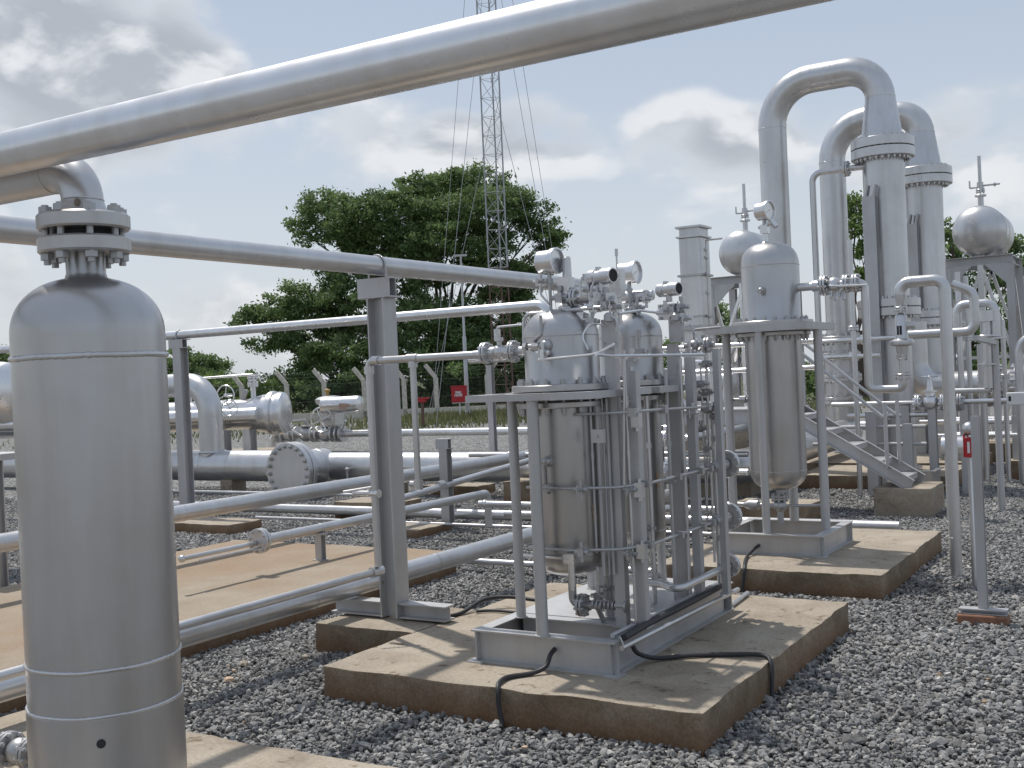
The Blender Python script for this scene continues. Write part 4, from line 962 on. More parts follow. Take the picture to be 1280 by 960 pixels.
# rectangular loops behind the stand pipe
t = thing('bypass_loop', 'bent silver pipe loops right of the stand pipe', 'pipework', (-1.6, 11.5, 0))
def lp_(pts, yv, r, nm, bend=.09, mat='silver'):
    b = MB(); b.tube([ony(a_, c_, yv) for a_, c_ in pts], r, bend, 16); return b.build(nm, mat, t)
yb = 11.0
def sq(pts, yv):
    P = [ony(a_, c_, yv) for a_, c_ in pts]; return P
A_ = ony(1190, 355, yb); B_ = ony(1218, 365, yb); C_ = ony(1219, 414, yb); D_ = ony(1132, 419, yb)
b = MB(); b.tube([A_, V((C_.x, yb, B_.z)), V((C_.x, yb, C_.z)), V((D_.x, yb, C_.z))], .042, .09, 18); b.cyl(V((D_.x+.05, yb, C_.z-.02)), V((D_.x+.05, yb, C_.z-.10)), .03); b.build('upper_loop', 'silver', t)
E_ = ony(1195, 372, 12.2); F_ = ony(1243, 378, 12.2); G_ = ony(1245, 420, 12.2)
b = MB(); b.tube([V((E_.x, 12.2, G_.z+.08)), V((E_.x, 12.2, F_.z)), V((G_.x, 12.2, F_.z)), V((G_.x, 12.2, G_.z))], .042, .09, 18); b.disc(V((G_.x, 12.2, G_.z-.02)), Z, .1, .02); b.build('rear_loop', 'silver', t)
H_ = ony(1233, 398, 12.2); I_ = ony(1236, 485, 12.2)
b = MB(); b.cyl(V((H_.x, 12.2, H_.z-.03)), V((H_.x, 12.2, H_.z+.08)), .085, n=20); b.cyl(V((H_.x, 12.2, H_.z)), V((H_.x, 12.2, I_.z)), .05); b.disc(V((H_.x, 12.2, zat(H_.x, 12.2, 420))), Z, .13, .02, 20); b.disc(V((H_.x, 12.2, zat(H_.x, 12.2, 455))), Z, .09, .02, 20); b.tube([V((H_.x, 12.2, I_.z)), V((H_.x, 12.2, I_.z-.02)), V((ony(1190, 489, 12.2).x, 12.2, I_.z-.02))], .03, .0, 14); b.build('vent_riser', 'silver', t)
J_ = ony(1147, 418, yb); b = MB(); b.tube([V((C_.x, 12.2, 0)), V((C_.x, 12.2, C_.z-.04))], .035, 0, 12); b.bar(V((C_.x, 12.2, C_.z-.10)), V((C_.x, yb, C_.z-.06)), .05, .05); b.build('support', 'steel', t)
for k, (px, y0_, y1_, yv, r_) in enumerate(((1196, 340, 470, 14.2, .035), (1207, 345, 500, 14.4, .03), (1062, 300, 520, 13.2, .03), (1253, 400, 540, 15.0, .03), (1226, 430, 545, 15.0, .05))):
    a_ = ony(px, y0_, yv); b = MB(); b.tube([V((a_.x, yv, 0)), V((a_.x, yv, zat(a_.x, yv, y0_)))], r_, 0, 12); b.flange(V((a_.x, yv, zat(a_.x, yv, (y0_+y1_)/2))), Z, r_*2.1, .02, 6, .01); b.build('riser', 'silver', t)
for k, (px0, px1, py_, yv, r_) in enumerate(((1150, 1285, 528, 15.6, .035), (1165, 1285, 545, 15.2, .03), (1010, 1150, 428, 14.0, .03), (1030, 1100, 447, 14.0, .025), (1060, 1160, 520, 13.6, .03))):
    a_ = ony(px0, py_, yv); c_ = ony(px1, py_, yv); b = MB(); b.tube([a_, V((c_.x, yv, a_.z))], r_, 0, 12); m_ = (a_.x+c_.x)/2; b.disc(V((m_, yv, a_.z)), X, r_*2, .04, 16); b.build('cross_pipe', 'bright', t)
# small bend right edge
pR = ony(1283, 420, 14.2); qR = ony(1274, 460, 14.2)
b = MB(); b.tube([V((pR.x+.6, 14.2, pR.z)), V((qR.x, 14.2, pR.z)), V((qR.x, 14.2, .1))], .05, .2, 14); b.tube([ony(1274, 437, 14.2), ony(1300, 437, 14.2)], .02, 0, 8); o = b.build('goose_neck_pipe', 'silver'); tag(o, 'curved goose neck pipe at the right edge', 'pipe')

# ------------------------------------------------------------------ elevated tanks on braced frames
def tank(px, py, d, rpx, label, fl, fr, ftop, fy, long=.95):
    c = at(px, py, d); r = rpx*d/FL
    t = thing('elevated_tank', label, 'tank', (c.x, c.y, 0), 'silver tanks on braced steel frames')
    b = MB(); k = 10
    pf = [(-r*.62*math.cos(PI/2*i/k), r*math.sin(PI/2*i/k)) for i in range(k+1)]
    pf += [(long, r)]+[(long+r*.6*math.sin(PI/2*i/k), r*math.cos(PI/2*i/k)) for i in range(1, k)]+[(long+r*.6, 0)]
    b.lathe(c, Y, pf, 40); b.torus(c, Y, r, .008, 40, 6); b.torus(c+Y*.4, Y, r, .006, 40, 6); b.build('tank_shell', 'silver', t)
    x0 = ony(fl, ftop, c.y).x; x1 = ony(fr, ftop, c.y).x; zt_ = zat(c.x, c.y, ftop); yb_ = c.y+1.1
    for yy in (c.y+.0, yb_):
        for xx in (x0+.04, x1-.04): b = MB(); b.hbeam(V((xx, yy, 0)), V((xx, yy, zt_-.075)), Y, .12, .12, .01, .008); b.build('frame_leg', 'steel', t)
    b = MB()
    for yy in (c.y, yb_): b.chan(V((x0, yy, zt_)), V((x1, yy, zt_)), Z, .10, .14, .01)
    for xx in (x0+.05, x1-.05): b.chan(V((xx, c.y+.06, zt_-.002)), V((xx, yb_-.06, zt_-.002)), Z, .08, .13, .01)
    b.bar(V((c.x, c.y-.02, zt_+.071)), V((c.x, c.y-.02, c.z-r*.9)), .06, .14, X); b.bar(V((c.x, yb_, zt_+.071)), V((c.x, yb_, c.z-r*.9)), .5, .06, X)
    b.build('top_beam', 'steel', t)
    hgt = (x1-x0)*.5
    # gusset plates under the corners
    for xx, s_ in ((x0+.1, 1), (x1-.1, -1)):
        P = [V((xx, c.y-.05, zt_-.071)), V((xx+s_*hgt*.62, c.y-.05, zt_-.071)), V((xx, c.y-.05, zt_-.071-hgt*.62))]
        b = MB(); b.add(P+[p+Y*.012 for p in P], [(0, 1, 2), (3, 5, 4), (0, 3, 4, 1), (1, 4, 5, 2), (2, 5, 3, 0)]); b.build('gusset', 'steel', t)
    b = MB(); zm = zt_*.5
    b.bar(V((c.x, c.y, 0)), V((c.x, c.y, zt_-.07)), .09, .09, Y)
    for yy in (c.y+.07, yb_+.07):
        b.bar(V((x0+.05, yy, zm)), V((c.x, yy, zt_-.1)), .05, .05, Y); b.bar(V((x1-.05, yy, zm)), V((c.x, yy, zt_-.1)), .05, .05, Y)
        b.bar(V((x0+.05, yy+.05, zm)), V((c.x, yy+.05, .1)), .05, .05, Y); b.bar(V((x1-.05, yy+.05, zm)), V((c.x, yy+.05, .1)), .05, .05, Y)
        b.bar(V((x0+.1, yy+.0, zm)), V((x1-.1, yy, zm)), .05, .06, Y)
    for xx in (x0+.02, x1-.02):
        b.bar(V((xx, c.y+.1, .3)), V((xx, yb_-.1, zm)), .05, .05, X); b.bar(V((xx, c.y+.1, zt_-.2)), V((xx, yb_-.1, zm+.1)), .05, .05, X)
    b.build('brace', 'bright', t)
    b = MB(); top = c+Y*.3+Z*r
    b.cyl(top-Z*.02, top+Z*.22, .045); b.disc(top+Z*.2, Z, .09, .03, 16); b.flange(top+Z*.28, Z, .07, .02, 6, .012); b.cyl(top+Z*.28, top+Z*.42, .05); b.cyl(top+Z*.42, top+Z*.85, .028); b.tube([top+Z*.36, top+Z*.36+X*.3], .016, 0, 8); b.disc(top+Z*.36+X*.22, X, .035, .03, 10); b.tube([top+Z*.34, top+Z*.34-X*.16, top+Z*.46-X*.16], .014, .02, 8); b.build('vent_nozzle', 'silver', t)
    return t, c, r
tank(1224, 289, 18.0, 31.5, 'round ended silver tank on a braced frame at far right', 1181, 1266, 326, 0)
tank(926, 316, 19.5, 28, 'round ended silver tank on a frame behind the single filter', 886, 975, 349, 0)

# box shaped stack
d_ = 16.5; c = at(872, 405, d_); zb_, zt_ = c.z, zat(c.x, c.y, 288)
t = thing('box_stack', 'square sheet metal stack with a capped top left of the single filter', 'stack', (c.x, c.y, 0))
wx, wy = .165, .19
b = MB(); b.box(c.x-wx, c.x+wx, c.y-wy, c.y+wy, .2, zt_-.12); b.build('duct', 'silver', t, bevel=.01)
b = MB(); b.box(c.x-wx-.03, c.x+wx+.03, c.y-wy-.03, c.y+wy+.03, zt_-.12, zt_-.095); b.box(c.x-wx+.01, c.x+wx-.01, c.y-wy+.01, c.y+wy-.01, zt_-.095, zt_+.02); b.box(c.x-wx-.035, c.x+wx+.035, c.y-wy-.035, c.y+wy+.035, zt_+.021, zt_+.05); b.build('cap', 'silver', t)
for py_ in (345, 396): b = MB(); zz = zat(c.x, c.y, py_); b.box(c.x-wx-.03, c.x+wx+.03, c.y-wy-.03, c.y+wy+.03, zz-.015, zz+.015); b.build('stiffener', 'steel', t)
b = MB(); b.box(c.x-wx-.12, c.x+wx+.1, c.y-wy-.12, c.y+wy+.1, zat(c.x, c.y, 409)-.05, zat(c.x, c.y, 407)); b.build('stiffener', 'steel', t)
b = MB(); q = V((c.x+wx+.06, c.y-.1, 0)); b.tube([V((q.x, q.y, 1.0)), V((q.x, q.y, zat(q.x, q.y, 300))), V((q.x+.25, q.y, zat(q.x, q.y, 300)))], .016, .03, 8)
for py_ in (312, 322, 342, 366, 395): b.ico(V((q.x, q.y-.02, zat(q.x, q.y, py_))), .035, 1, .1)
b.build('side_pipe', 'silver', t)

# walkway platform with rails, stairs
py0 = 12.0; dz = 1.13
t = thing('walkway', 'raised steel walkway with pipe handrails behind the filters', 'walkway', (-5.5, py0, 0))
b = MB(); b.box(-5.35, -3.62, py0-.35, py0+.35, dz-.02, dz); b.chan(V((-5.35, py0-.38, dz-.08)), V((-3.62, py0-.38, dz-.08)), Z, .05, .16, .008); b.build('deck', 'steel', t)
b = MB()
for zz in (1.83, 1.55): b.tube([V((-5.4, py0-.33, zz)), V((-3.3, py0-.33, zz))], .028, 0, 12)
for xx in (-5.36, -4.5, -3.66): b.cyl(V((xx, py0-.33, dz)), V((xx, py0-.33, 1.83)), .024)
b.build('handrail', 'bright', t)
for xx in (-5.2, -3.75):
    b = MB(); b.hbeam(V((xx, py0-.3, 0)), V((xx, py0-.3, dz-.17)), Y, .12, .12, .01, .008); b.build('leg', 'steel', t)
t = thing('metal_stairs', 'grey steel stairs coming down to the concrete block', 'stairs', (-2.5, 11.9, .3))
ya, yb_ = 11.62, 12.18; s0 = V((-3.66, 0, dz-.02)); s1 = V((-2.42, 0, .30))
for yy in (ya, yb_):
    b = MB(); b.chan(s0+Y*yy+Z*(-.03), s1+Y*yy+Z*.02, Z, .045, .13, .008); b.build('stringer', 'steel', t)
for k in range(5):
    f_ = (k+.45)/5; p = s0.lerp(s1, f_); b = MB(); b.box(p.x-.12, p.x+.10, ya+.03, yb_-.03, p.z-.0, p.z+.02); b.box(p.x+.096, p.x+.10, ya+.03, yb_-.03, p.z-.035, p.z-.0005); b.build('tread', 'steel', t)
for yy in (ya, yb_):
    b = MB(); b.tube([V((-3.62, yy, dz+.70)), V((-2.66, yy, .30+.66+.05))], .018, 0, 10)
    for f_ in (.02, .82): p = s0.lerp(s1, f_); b.tube([V((p.x, yy, p.z+.05)), V((p.x, yy, p.z+.72))], .02, 0, 10)
    b.build('handrail', 'steel', t)

# plant behind: big horizontal pipe and jumble to the right of filter skid
b = MB(); b.tube([V((-4.6, 9.4, .86)), V((-3.9, 12.2, .96))], .045, 0, 16); o = b.build('slanting_pipe', 'silver'); tag(o, 'slim pipe slanting above the thick header left of the single filter', 'pipe')
t = hpost(-3.62, 7.1, 0, zat(-3.62, 7.1, 563), .12, 'squat dark grey post between the twin filters and single filter', .2)
t = thing('meter_run', 'cluster of small flanged meter pipes seen between the filter posts', 'pipework', (-4.6, 9.3, 0))
for k, (px, py) in enumerate(((832, 548), (832, 588))):
    p = ony(px, py, 9.3); b = MB(); b.tube([V((p.x-.35, 9.3, p.z)), V((p.x+.3, 9.3, p.z))], .03, 0, 14); b.flange(V((p.x, 9.3, p.z)), X, .075, .014, 8, .01); b.ico(V((p.x-.12, 9.3, p.z+.06)), .04, 2); b.build('flanged_run', 'bright', t)
    b = MB(); b.cyl(V((p.x-.2, 9.3, .0)), V((p.x-.2, 9.3, p.z-.02)), .025); b.build('leg', 'steel', t)
for k, (y_, z_, r_) in enumerate(((9.9, .62, .03), (9.0, .30, .028))):
    xpipe(y_, z_, -5.6, -3.5, r_, ('pale short pipe seen between filter posts, upper', 'pale short pipe seen between filter posts, lower')[k], 'short_pipe', 'bright')
t = thing('pump_unit', 'grey motor and valve cluster under the walkway behind filters', 'machinery', (-5.4, 13.2, 0))
c = ony(893, 480, 13.2)
b = MB(); b.lathe(c-X*.35, X, [(0, .1), (.02, .2), (.4, .22), (.42, .16), (.62, .15), (.64, .1)], 24); b.box(c.x-.4, c.x+.3, 13.0, 13.4, c.z-.32, c.z-.2); b.flange(c+X*.0, X, .25, .03, 12, .02); b.build('motor', 'silver', t)
b = MB(); b.torus(c+V((-.1, -.3, .0)), Y, .28, .03, 30, 8); b.tube([c+V((.2, -.3, -.4)), c+V((.3, -.3, .3)), c+V((.42, -.3, .5))], .03, .1, 10); b.build('bent_pipe', 'bright', t)
b = MB(); b.box(c.x-.5, c.x+.5, 12.95, 13.45, 0, c.z-.33); b.build('plinth', 'concrete', t)

# ------------------------------------------------------------------ left background: header with blind flange, riser
HY = 12.4; HZ = .42
t = thing('main_header', 'very thick horizontal pipe on the gravel with a riser elbow and round blind flange', 'pipe', (-11, HY, 0))
rL = .235; rR = .20; xb = ony(395, 585, HY).x
b = MB(); b.lathe(V((-22, HY, HZ)), X, [(0, rL), (xb+22-.3, rL), (xb+22, rR), (22-5.0, rR)], 40); b.tube([V((-5.0, HY, HZ)), V((-4.5, HY, HZ)), V((-4.5, HY+5, HZ+.1))], rR, .35, 36); b.disc(V((xb+1.2, HY, HZ)), X, rR+.004, .01, 40); b.disc(V((xb-2.2, HY, HZ)), X, rL+.004, .01, 40); b.build('run', 'silver', t)
cb = V((ony(405, 585, HY).x, HY, HZ)); fb = cb-Y*.62
b = MB(); b.cyl(cb, fb, .26, n=40); b.torus(cb-Y*.2, Y, .26, .006, 40, 6); b.build('branch', 'silver', t)
b = MB(); b.disc(fb, Y, .40, .085, 52, .008); b.disc(fb-Y*.10, Y, .40, .085, 52, .008); b.bolts(fb-Y*.05, Y, .345, 20, .032, .26); b.build('blind_flange', 'silver', t)
rx = ony(264, 540, HY).x; zz = zat(rx, HY, 480)
b = MB(); b.tube([V((rx, HY, HZ+.1)), V((rx, HY, zz)), V((rx-4.5, HY, zz))], .185, .46, 32); b.disc(V((rx, HY, zat(rx, HY, 520))), Z, .188, .012, 32); b.torus(V((rx, HY, HZ+.215)), Z, .20, .02, 32, 6); b.build('riser', 'silver', t)
b = MB(); kx = ony(450, 590, HY).x; b.tube([V((kx, HY-rR, HZ-.02)), V((kx, HY-rR-.08, HZ-.02)), V((kx, HY-rR-.08, HZ-.15))], .018, .02, 8); b.ico(V((kx, HY-rR-.08, HZ-.02)), .035, 1); b.build('drain_cock', 'bolt', t)
for xx in (-14.6, -12.6, -9.5, -7.2): b = MB(); b.box(xx-.12, xx+.12, HY-.15, HY+.15, 0, HZ-rR+.0); b.build('saddle', 'concrete', t)
# actuated valve line
AY = ony(500, 541, 22.0).y
AY = 20.5; az = ony(500, 541, AY).z
t = thing('actuated_valve_line', 'pale pipe with flanged valves, handwheel and cylinder actuator near the fence', 'pipework', (ony(400, 541, AY).x, AY, 0))
xl = ony(341, 541, AY).x
b = MB(); b.tube([V((xl, AY-1.5, az-.5)), V((xl, AY-1.5, az)), V((xl, AY, az)), V((-2, AY, az))] if False else [V((xl, AY, .0)), V((xl, AY, az)), V((-4, AY, az))], .085, .14, 16); b.build('run', 'bright', t)
for px in (349, 356, 366, 372, 393, 399, 418, 424, 429): b = MB(); b.disc(V((ony(px, 541, AY).x, AY, az)), X, .20, .05, 24); b.build('flange', 'silver', t)
for px, rr in ((361, .17), (383, .19), (408, .20)):
    p = V((ony(px, 541, AY).x, AY, az)); b = MB(); b.ico(p, rr, 2); b.cyl(p, p+Z*.32, .06); b.disc(p+Z*.2, Z, .13, .04, 16); b.build('valve_body', 'bolt' if px == 383 else 'silver', t)
b = MB(); p = V((ony(361, 541, AY).x, AY, az+.32)); b.bar(p-X*.1, p+X*.55+Z*.05, .03, .04); p = V((ony(376, 541, AY).x, AY-.2, az)); b.bar(p+V((-.1, 0, .12)), p+V((.3, -.05, -.05)), .03, .04); b.build('lever', 'bright', t)
b = MB(); p = ony(413, 505, AY); b.box(p.x-.22, p.x+.24, AY-.15, AY+.15, p.z-.50, p.z-.20); b.cyl(V((p.x, AY, p.z-.25)), V((p.x, AY, p.z)), .10); b.lathe(V((p.x, AY, p.z-.08)), Z, [(0, .18), (.10, .34), (.20, .36), (.25, .28), (.28, .1)], 20); b.build('actuator_yoke', 'silver', t)
b = MB(); q = ony(428, 506, AY); b.lathe(V((q.x-.42, AY-.25, q.z)), V((1, .15, .02)), [(0, .12), (.05, .19), (.98, .19), (1.04, .18), (1.06, .1), (1.08, 0)], 24); b.build('actuator_cylinder', 'bright', t)
b = MB(); qq = ony(427, 508, AY-.44); b.box(qq.x-.08, qq.x+.10, AY-.44, AY-.40, qq.z-.07, qq.z+.07); b.build('orange_label', 'orange', t)
b = MB(); w = ony(402, 525, AY-.4); b.wheel(w, V((.2, -1, 0)), .29, .024, 4, .0); b.cyl(w, w+Y*.4, .03); b.build('handwheel', 'bright', t)
w = ony(416, 515, AY-.1); b = MB(); b.torus(w, Y, .38, .02, 24, 6, 1.6, 3.7); b.build('hose_arc', 'bright', t)
b = MB(); w = ony(409, 487, AY); b.ico(w-Z*.02, .07, 2, 0, (1.2, 1, .6)); b.cyl(w-Z*.14, w, .04); b.build('yellow_cap', 'yellow', t)
b = MB(); w = ony(436, 525, AY); b.cyl(V((w.x, AY-.2, w.z+.3)), V((w.x, AY-.2, w.z-.1)), .008); b.cyl(V((w.x-.15, AY-.1, w.z-.25)), V((w.x+.02, AY-.15, w.z-.0)), .03); b.build('cable_drop', 'bright', t)
# pig trap vessel
TD = 25.0; e0 = at(356, 516, TD)
t = thing('trap_barrel', 'large horizontal silver barrel with a wider end closure near the fence', 'vessel', (e0.x, e0.y, 0))
r3 = V((R0.x, R0.y, 0)); f3 = V((F0.x, F0.y, 0)); ax = (r3*.97-f3*.16).normalized(); sx = V((ax.y, -ax.x, 0)); e0 = V((e0.x, e0.y, e0.z))
b = MB(); b.lathe(e0, -ax, [(-.06, 0), (-.05, .30), (-.02, .43), (.0, .46), (.10, .48), (.12, .44), (.20, .44), (.21, .50), (.30, .50), (.31, .45), (.52, .42), (.80, .35), (.84, .34), (8, .34)], 40); b.torus(e0-ax*1.4, ax, .34, .012, 36, 6); b.build('barrel', 'bright', t)
k0_ = e0-ax*.45+sx*.48; b = MB(); b.tube([k0_, k0_-ax*8], .16, 0, 24); b.disc(k0_-ax*.7, ax, .165, .02, 24); b.build('kicker_pipe', 'bright', t)
for q_ in (.75, 1.35, 4.0):
    p = e0-ax*q_+sx*.25; b = MB(); b.hbeam(V((p.x, p.y, .18)), V((p.x, p.y, e0.z-.33)), Y, .22, .22, .02, .015); b.build('support_leg', 'silver', t)
w = at(282, 494, TD-.9); b = MB(); b.wheel(w, V((.25, -1, 0)), .21, .016, 3); b.cyl(w, w+f3*.5, .03); b.build('handwheel', 'bright', t)
w = at(287, 510, TD-.9); b = MB(); b.wheel(w, V((.6, -1, 0)), .17, .014, 4); b.cyl(w, w+f3*.3, .03); b.build('handwheel', 'bright', t)
w = e0-ax*.72; zw = zat(w.x, w.y, 468)
b = MB(); b.cyl(V((w.x, w.y, e0.z+.3)), V((w.x, w.y, zw)), .06); b.flange(V((w.x, w.y, zw-.05)), Z, .12, .03, 8, .02); b.flange(V((w.x, w.y, zw-.22)), Z, .12, .03, 8, .02); b.wheel(w+ax*.25+Z*(zw-.1-e0.z), ax+sx*.9, .09, .012, 4, .2); b.ico(V((w.x, w.y, zw-.14)), .10, 2)
b.tube([V((w.x, w.y, zw)), w-ax*1.5+Z*(zw-.04-e0.z), w-ax*1.5+Z*.3], .025, .05, 10); b.build('vent_line', 'bright', t)
b = MB(); w = e0-ax*.98+Z*.33; b.bar(w, w+ax*.1+Z*.22, .12, .06); b.build('small_valve', 'bolt', t)
b = MB(); p = e0-ax*2.0; b.bar(V((p.x, p.y, .09))-ax*3.0, V((p.x, p.y, .09))+ax*2.0, 2.4, .18); o = b.build('concrete_slab', 'concrete'); tag(o, 'long low concrete slab under the far horizontal barrel', 'concrete slab')
# left edge horizontal vessel
v0 = at(-2, 491, 10.5); t = thing('horizontal_vessel', 'rounded end of a white horizontal vessel at the left edge', 'vessel', (v0.x, v0.y, 0))
b = MB(); r_ = .285; b.lathe(v0+X*.12, -X, [(-.13, 0)]+[(-.13+.13*(1-math.cos(PI/2*i/8)), r_*math.sin(PI/2*i/8)) for i in range(1, 9)]+[(3, r_)], 36); b.torus(v0+X*.02, X, r_, .012, 36, 6); b.build('shell', 'bright', t)
b = MB(); b.tube([v0-X*.3+Z*.0, v0-X*.3-Z*.7], .12, 0, 20); b.hbeam(V((v0.x-.35, v0.y, 0)), V((v0.x-.35, v0.y, v0.z-.4)), Y, .14, .14); b.build('leg', 'steel', t)
s_ = at(3, 567, 8.6); t = thing('steel_stand', 'low grey steel stand partly hidden at the left edge', 'stand', (s_.x, s_.y, 0))
b = MB(); b.box(s_.x-.8, s_.x+.06, s_.y-.15, s_.y+.15, s_.z-.05, s_.z); b.build('top', 'steel', t)
b = MB(); b.hbeam(V((s_.x-.02, s_.y-.05, 0)), V((s_.x-.02, s_.y-.05, s_.z-.05)), Y, .08, .08); b.build('leg', 'steel', t)
# corner flanges at bottom left on the vessel slab
q = ony(22, 938, 2.45)
t = thing('drain_flanges', 'small flanged drain pipe in the bottom left corner beside the big vessel', 'pipework', (q.x, q.y, SZ))
b = MB(); b.tube([V((q.x-.6, q.y, q.z)), V((LV.x-.2, q.y, q.z))], .028, 0, 16); b.flange(V((q.x-.045, q.y, q.z)), X, .062, .012, 8, .010); b.flange(V((q.x+.075, q.y, q.z)), X, .055, .012, 8, .009); b.ico(V((q.x+.01, q.y, q.z)), .048, 2); b.build('flanged_run', 'bolt', t)
b = MB(); b.cyl(V((q.x-.12, q.y, SZ)), V((q.x-.12, q.y, q.z)), .02); b.build('leg', 'steel', t)
# far post with bracket behind filter A, and its short pipe
pg = at(616, 540, 16.5); t = hpost(pg.x, pg.y, 0, zat(pg.x, pg.y, 456), .09, 'tall slim grey post rising left of the first filter', .0)
p1_ = at(587, 450, 16.4); xpipe(p1_.y, p1_.z, p1_.x, p1_.x+.75, .055, 'short pale pipe at the top of the slim post', 'short_pipe', 'bright')
for k, (px, w_) in enumerate(((398, .1),)): pass

# right background piers and pipes
slab('concrete_pier', 'concrete pier under pipes at the right edge, farther back', -2.75, -1.9, 17.6, 18.4, -.05, .30, cat='concrete pier', group='small concrete piers')
slab('concrete_pier', 'brown concrete pier at the far right edge, nearer', -1.98, -.9, 15.2, 15.9, -.05, .26, cat='concrete pier', group='small concrete piers')
slab('concrete_pier', 'tiny brown concrete pier alone on the gravel at right edge', -1.42, -1.1, 12.2, 12.6, -.05, .08, cat='concrete pier', group='small concrete piers')
slab('concrete_pier', 'concrete pier behind the single filter vessel', -4.0, -3.2, 10.6, 11.2, -.05, .22, cat='concrete pier', group='small concrete piers')
for k, (yy, zz, rr) in enumerate(((18.0, .62, .06), (17.7, .42, .05))):
    xpipe(yy, zz, -3.6, 1.5, rr, ('upper pale pipe above the far right concrete pier', 'lower pale pipe above the far right concrete pier')[k], 'rack_pipe', 'bright')
p = ony(1200, 558, 11.5); b = MB(); b.lathe(V((p.x+.06, 11.5, p.z)), -X, [(-.03, 0), (-.025, .06), (0, .095), (.02, .1), (.22, .1)], 24); b.hbeam(V((p.x-.1, 11.5, 0)), V((p.x-.1, 11.5, p.z-.09)), Y, .08, .08); o = b.build('capped_pipe', 'bright'); tag(o, 'short capped white pipe end beside the red handle', 'pipe')
p = onz(1270, 575, .26); t = hpost(p.x, 15.4, .255, zat(p.x, 15.4, 520), .09, 'slender grey post on the nearer right edge pier', .0)
xpipe(14.5, .12, -4.8, -2.95, .03, 'low pipe in front of the column slab under the stairs', mat='silver')
# frame box below the columns
p = ony(1145, 568, 13.2); t = thing('steel_box_frame', 'open steel box frame on the ground under the gate valve line', 'frame', (p.x, 13.2, 0))
b = MB(); z_ = .34
b.chan(V((p.x-.3, 13.0, z_-.12)), V((p.x+.2, 13.0, z_-.12)), Z, .06, .22, .01); b.chan(V((p.x+.2, 13.04, z_-.12)), V((p.x+.2, 13.6, z_-.12)), Z, .06, .22, .01); b.box(p.x-.3, p.x+.2, 12.96, 13.02, z_-.009, z_); b.build('rim', 'silver', t)
b = MB(); b.bar(V((p.x-.5, 13.3, 0)), V((p.x-.5, 13.3, 1.0)), .12, .12, Y); b.bar(V((p.x-.1, 13.3, .0)), V((p.x-.1, 13.3, .85)), .1, .1, Y); b.tube([V((p.x-1.2, 13.3, .82)), V((p.x+.1, 13.3, .82))], .02, 0, 8); b.tube([V((p.x-1.2, 13.3, .62)), V((p.x+.1, 13.3, .62))], .02, 0, 8); b.build('uprights', 'steel', t)

# ------------------------------------------------------------------ fence, curb, red hose box and stand
FD = 50.0
def fence_pt(px): 
    p = at(px, 480, FD); return V((p.x, p.y, 0))
proto = None
bases = [fence_pt(x_) for x_ in (250, 302, 358, 405, 455, 505, 545)]
labs = ['concrete fence post with cranked top, leftmost beside the riser elbow', 'concrete fence post behind the far barrel handwheels', 'concrete fence post touching the barrel end closure', 'concrete fence post just behind the yellow capped actuator', 'concrete fence post right of the actuator cylinder', 'concrete fence post right of the I-beam post', 'concrete fence post beside the red stand']
side = (bases[1]-bases[0]).normalized()
def make_post(s, lean, lab):
    o = thing('fence_post', lab, 'fence post', s, 'cranked concrete fence posts')
    b = MB(); b.bar(s, s+Z*1.70, .20, .20, side); b.build('shaft', 'post', o, bevel=.01)
    b = MB(); b.bar(s+Z*1.68, s+Z*2.28+side*lean, .18, .18, side); b.build('cranked_arm', 'post', o, bevel=.01)
    return o
proto = make_post(bases[0], -.45, labs[0])
for p, l in zip(bases[1:], labs[1:]):
    c = copy_tree(proto); c.location = p; c['label'] = l
pr = fence_pt(609); make_post(V((pr.x, pr.y, 0)), .45, 'concrete fence post with arm leaning right, near the red hose box')
t = thing('wire_fence', 'dark chain link fence with barbed wires strung between the posts', 'fence', fence_pt(300))
a_, b_ = fence_pt(120), fence_pt(700)
b = MB(); n = 260
for k in range(n+1):
    p = a_.lerp(b_, k/n); q = a_.lerp(b_, min(1, (k+6)/n)); r_ = a_.lerp(b_, max(0, (k-6)/n))
    for tgt in (q, r_): b.add([p+f3*.12, p+side*.005+f3*.12, tgt+side*.005+Z*1.6+f3*.12, tgt+Z*1.6+f3*.12], [(0, 1, 2, 3)])
o = b.build('mesh', 'wire', t)
b = MB()
for k, (zz, off) in enumerate(((1.62, 0), (1.8, -.15), (1.95, -.28), (2.1, -.42), (.1, 0), (.85, 0))): b.tube([a_+Z*zz+side*off+f3*.1, b_+Z*zz+side*off+f3*.1], .006, 0, 5)
b.build('barbed_wire', 'wire', t)
b = MB(); nrm = V((side.y, -side.x, 0)); b.bar(a_+Z*.17, b_+Z*.17, .2, .34); o = b.build('fence_plinth', 'post'); tag(o, 'low concrete wall along the foot of the wire fence', 'low wall')

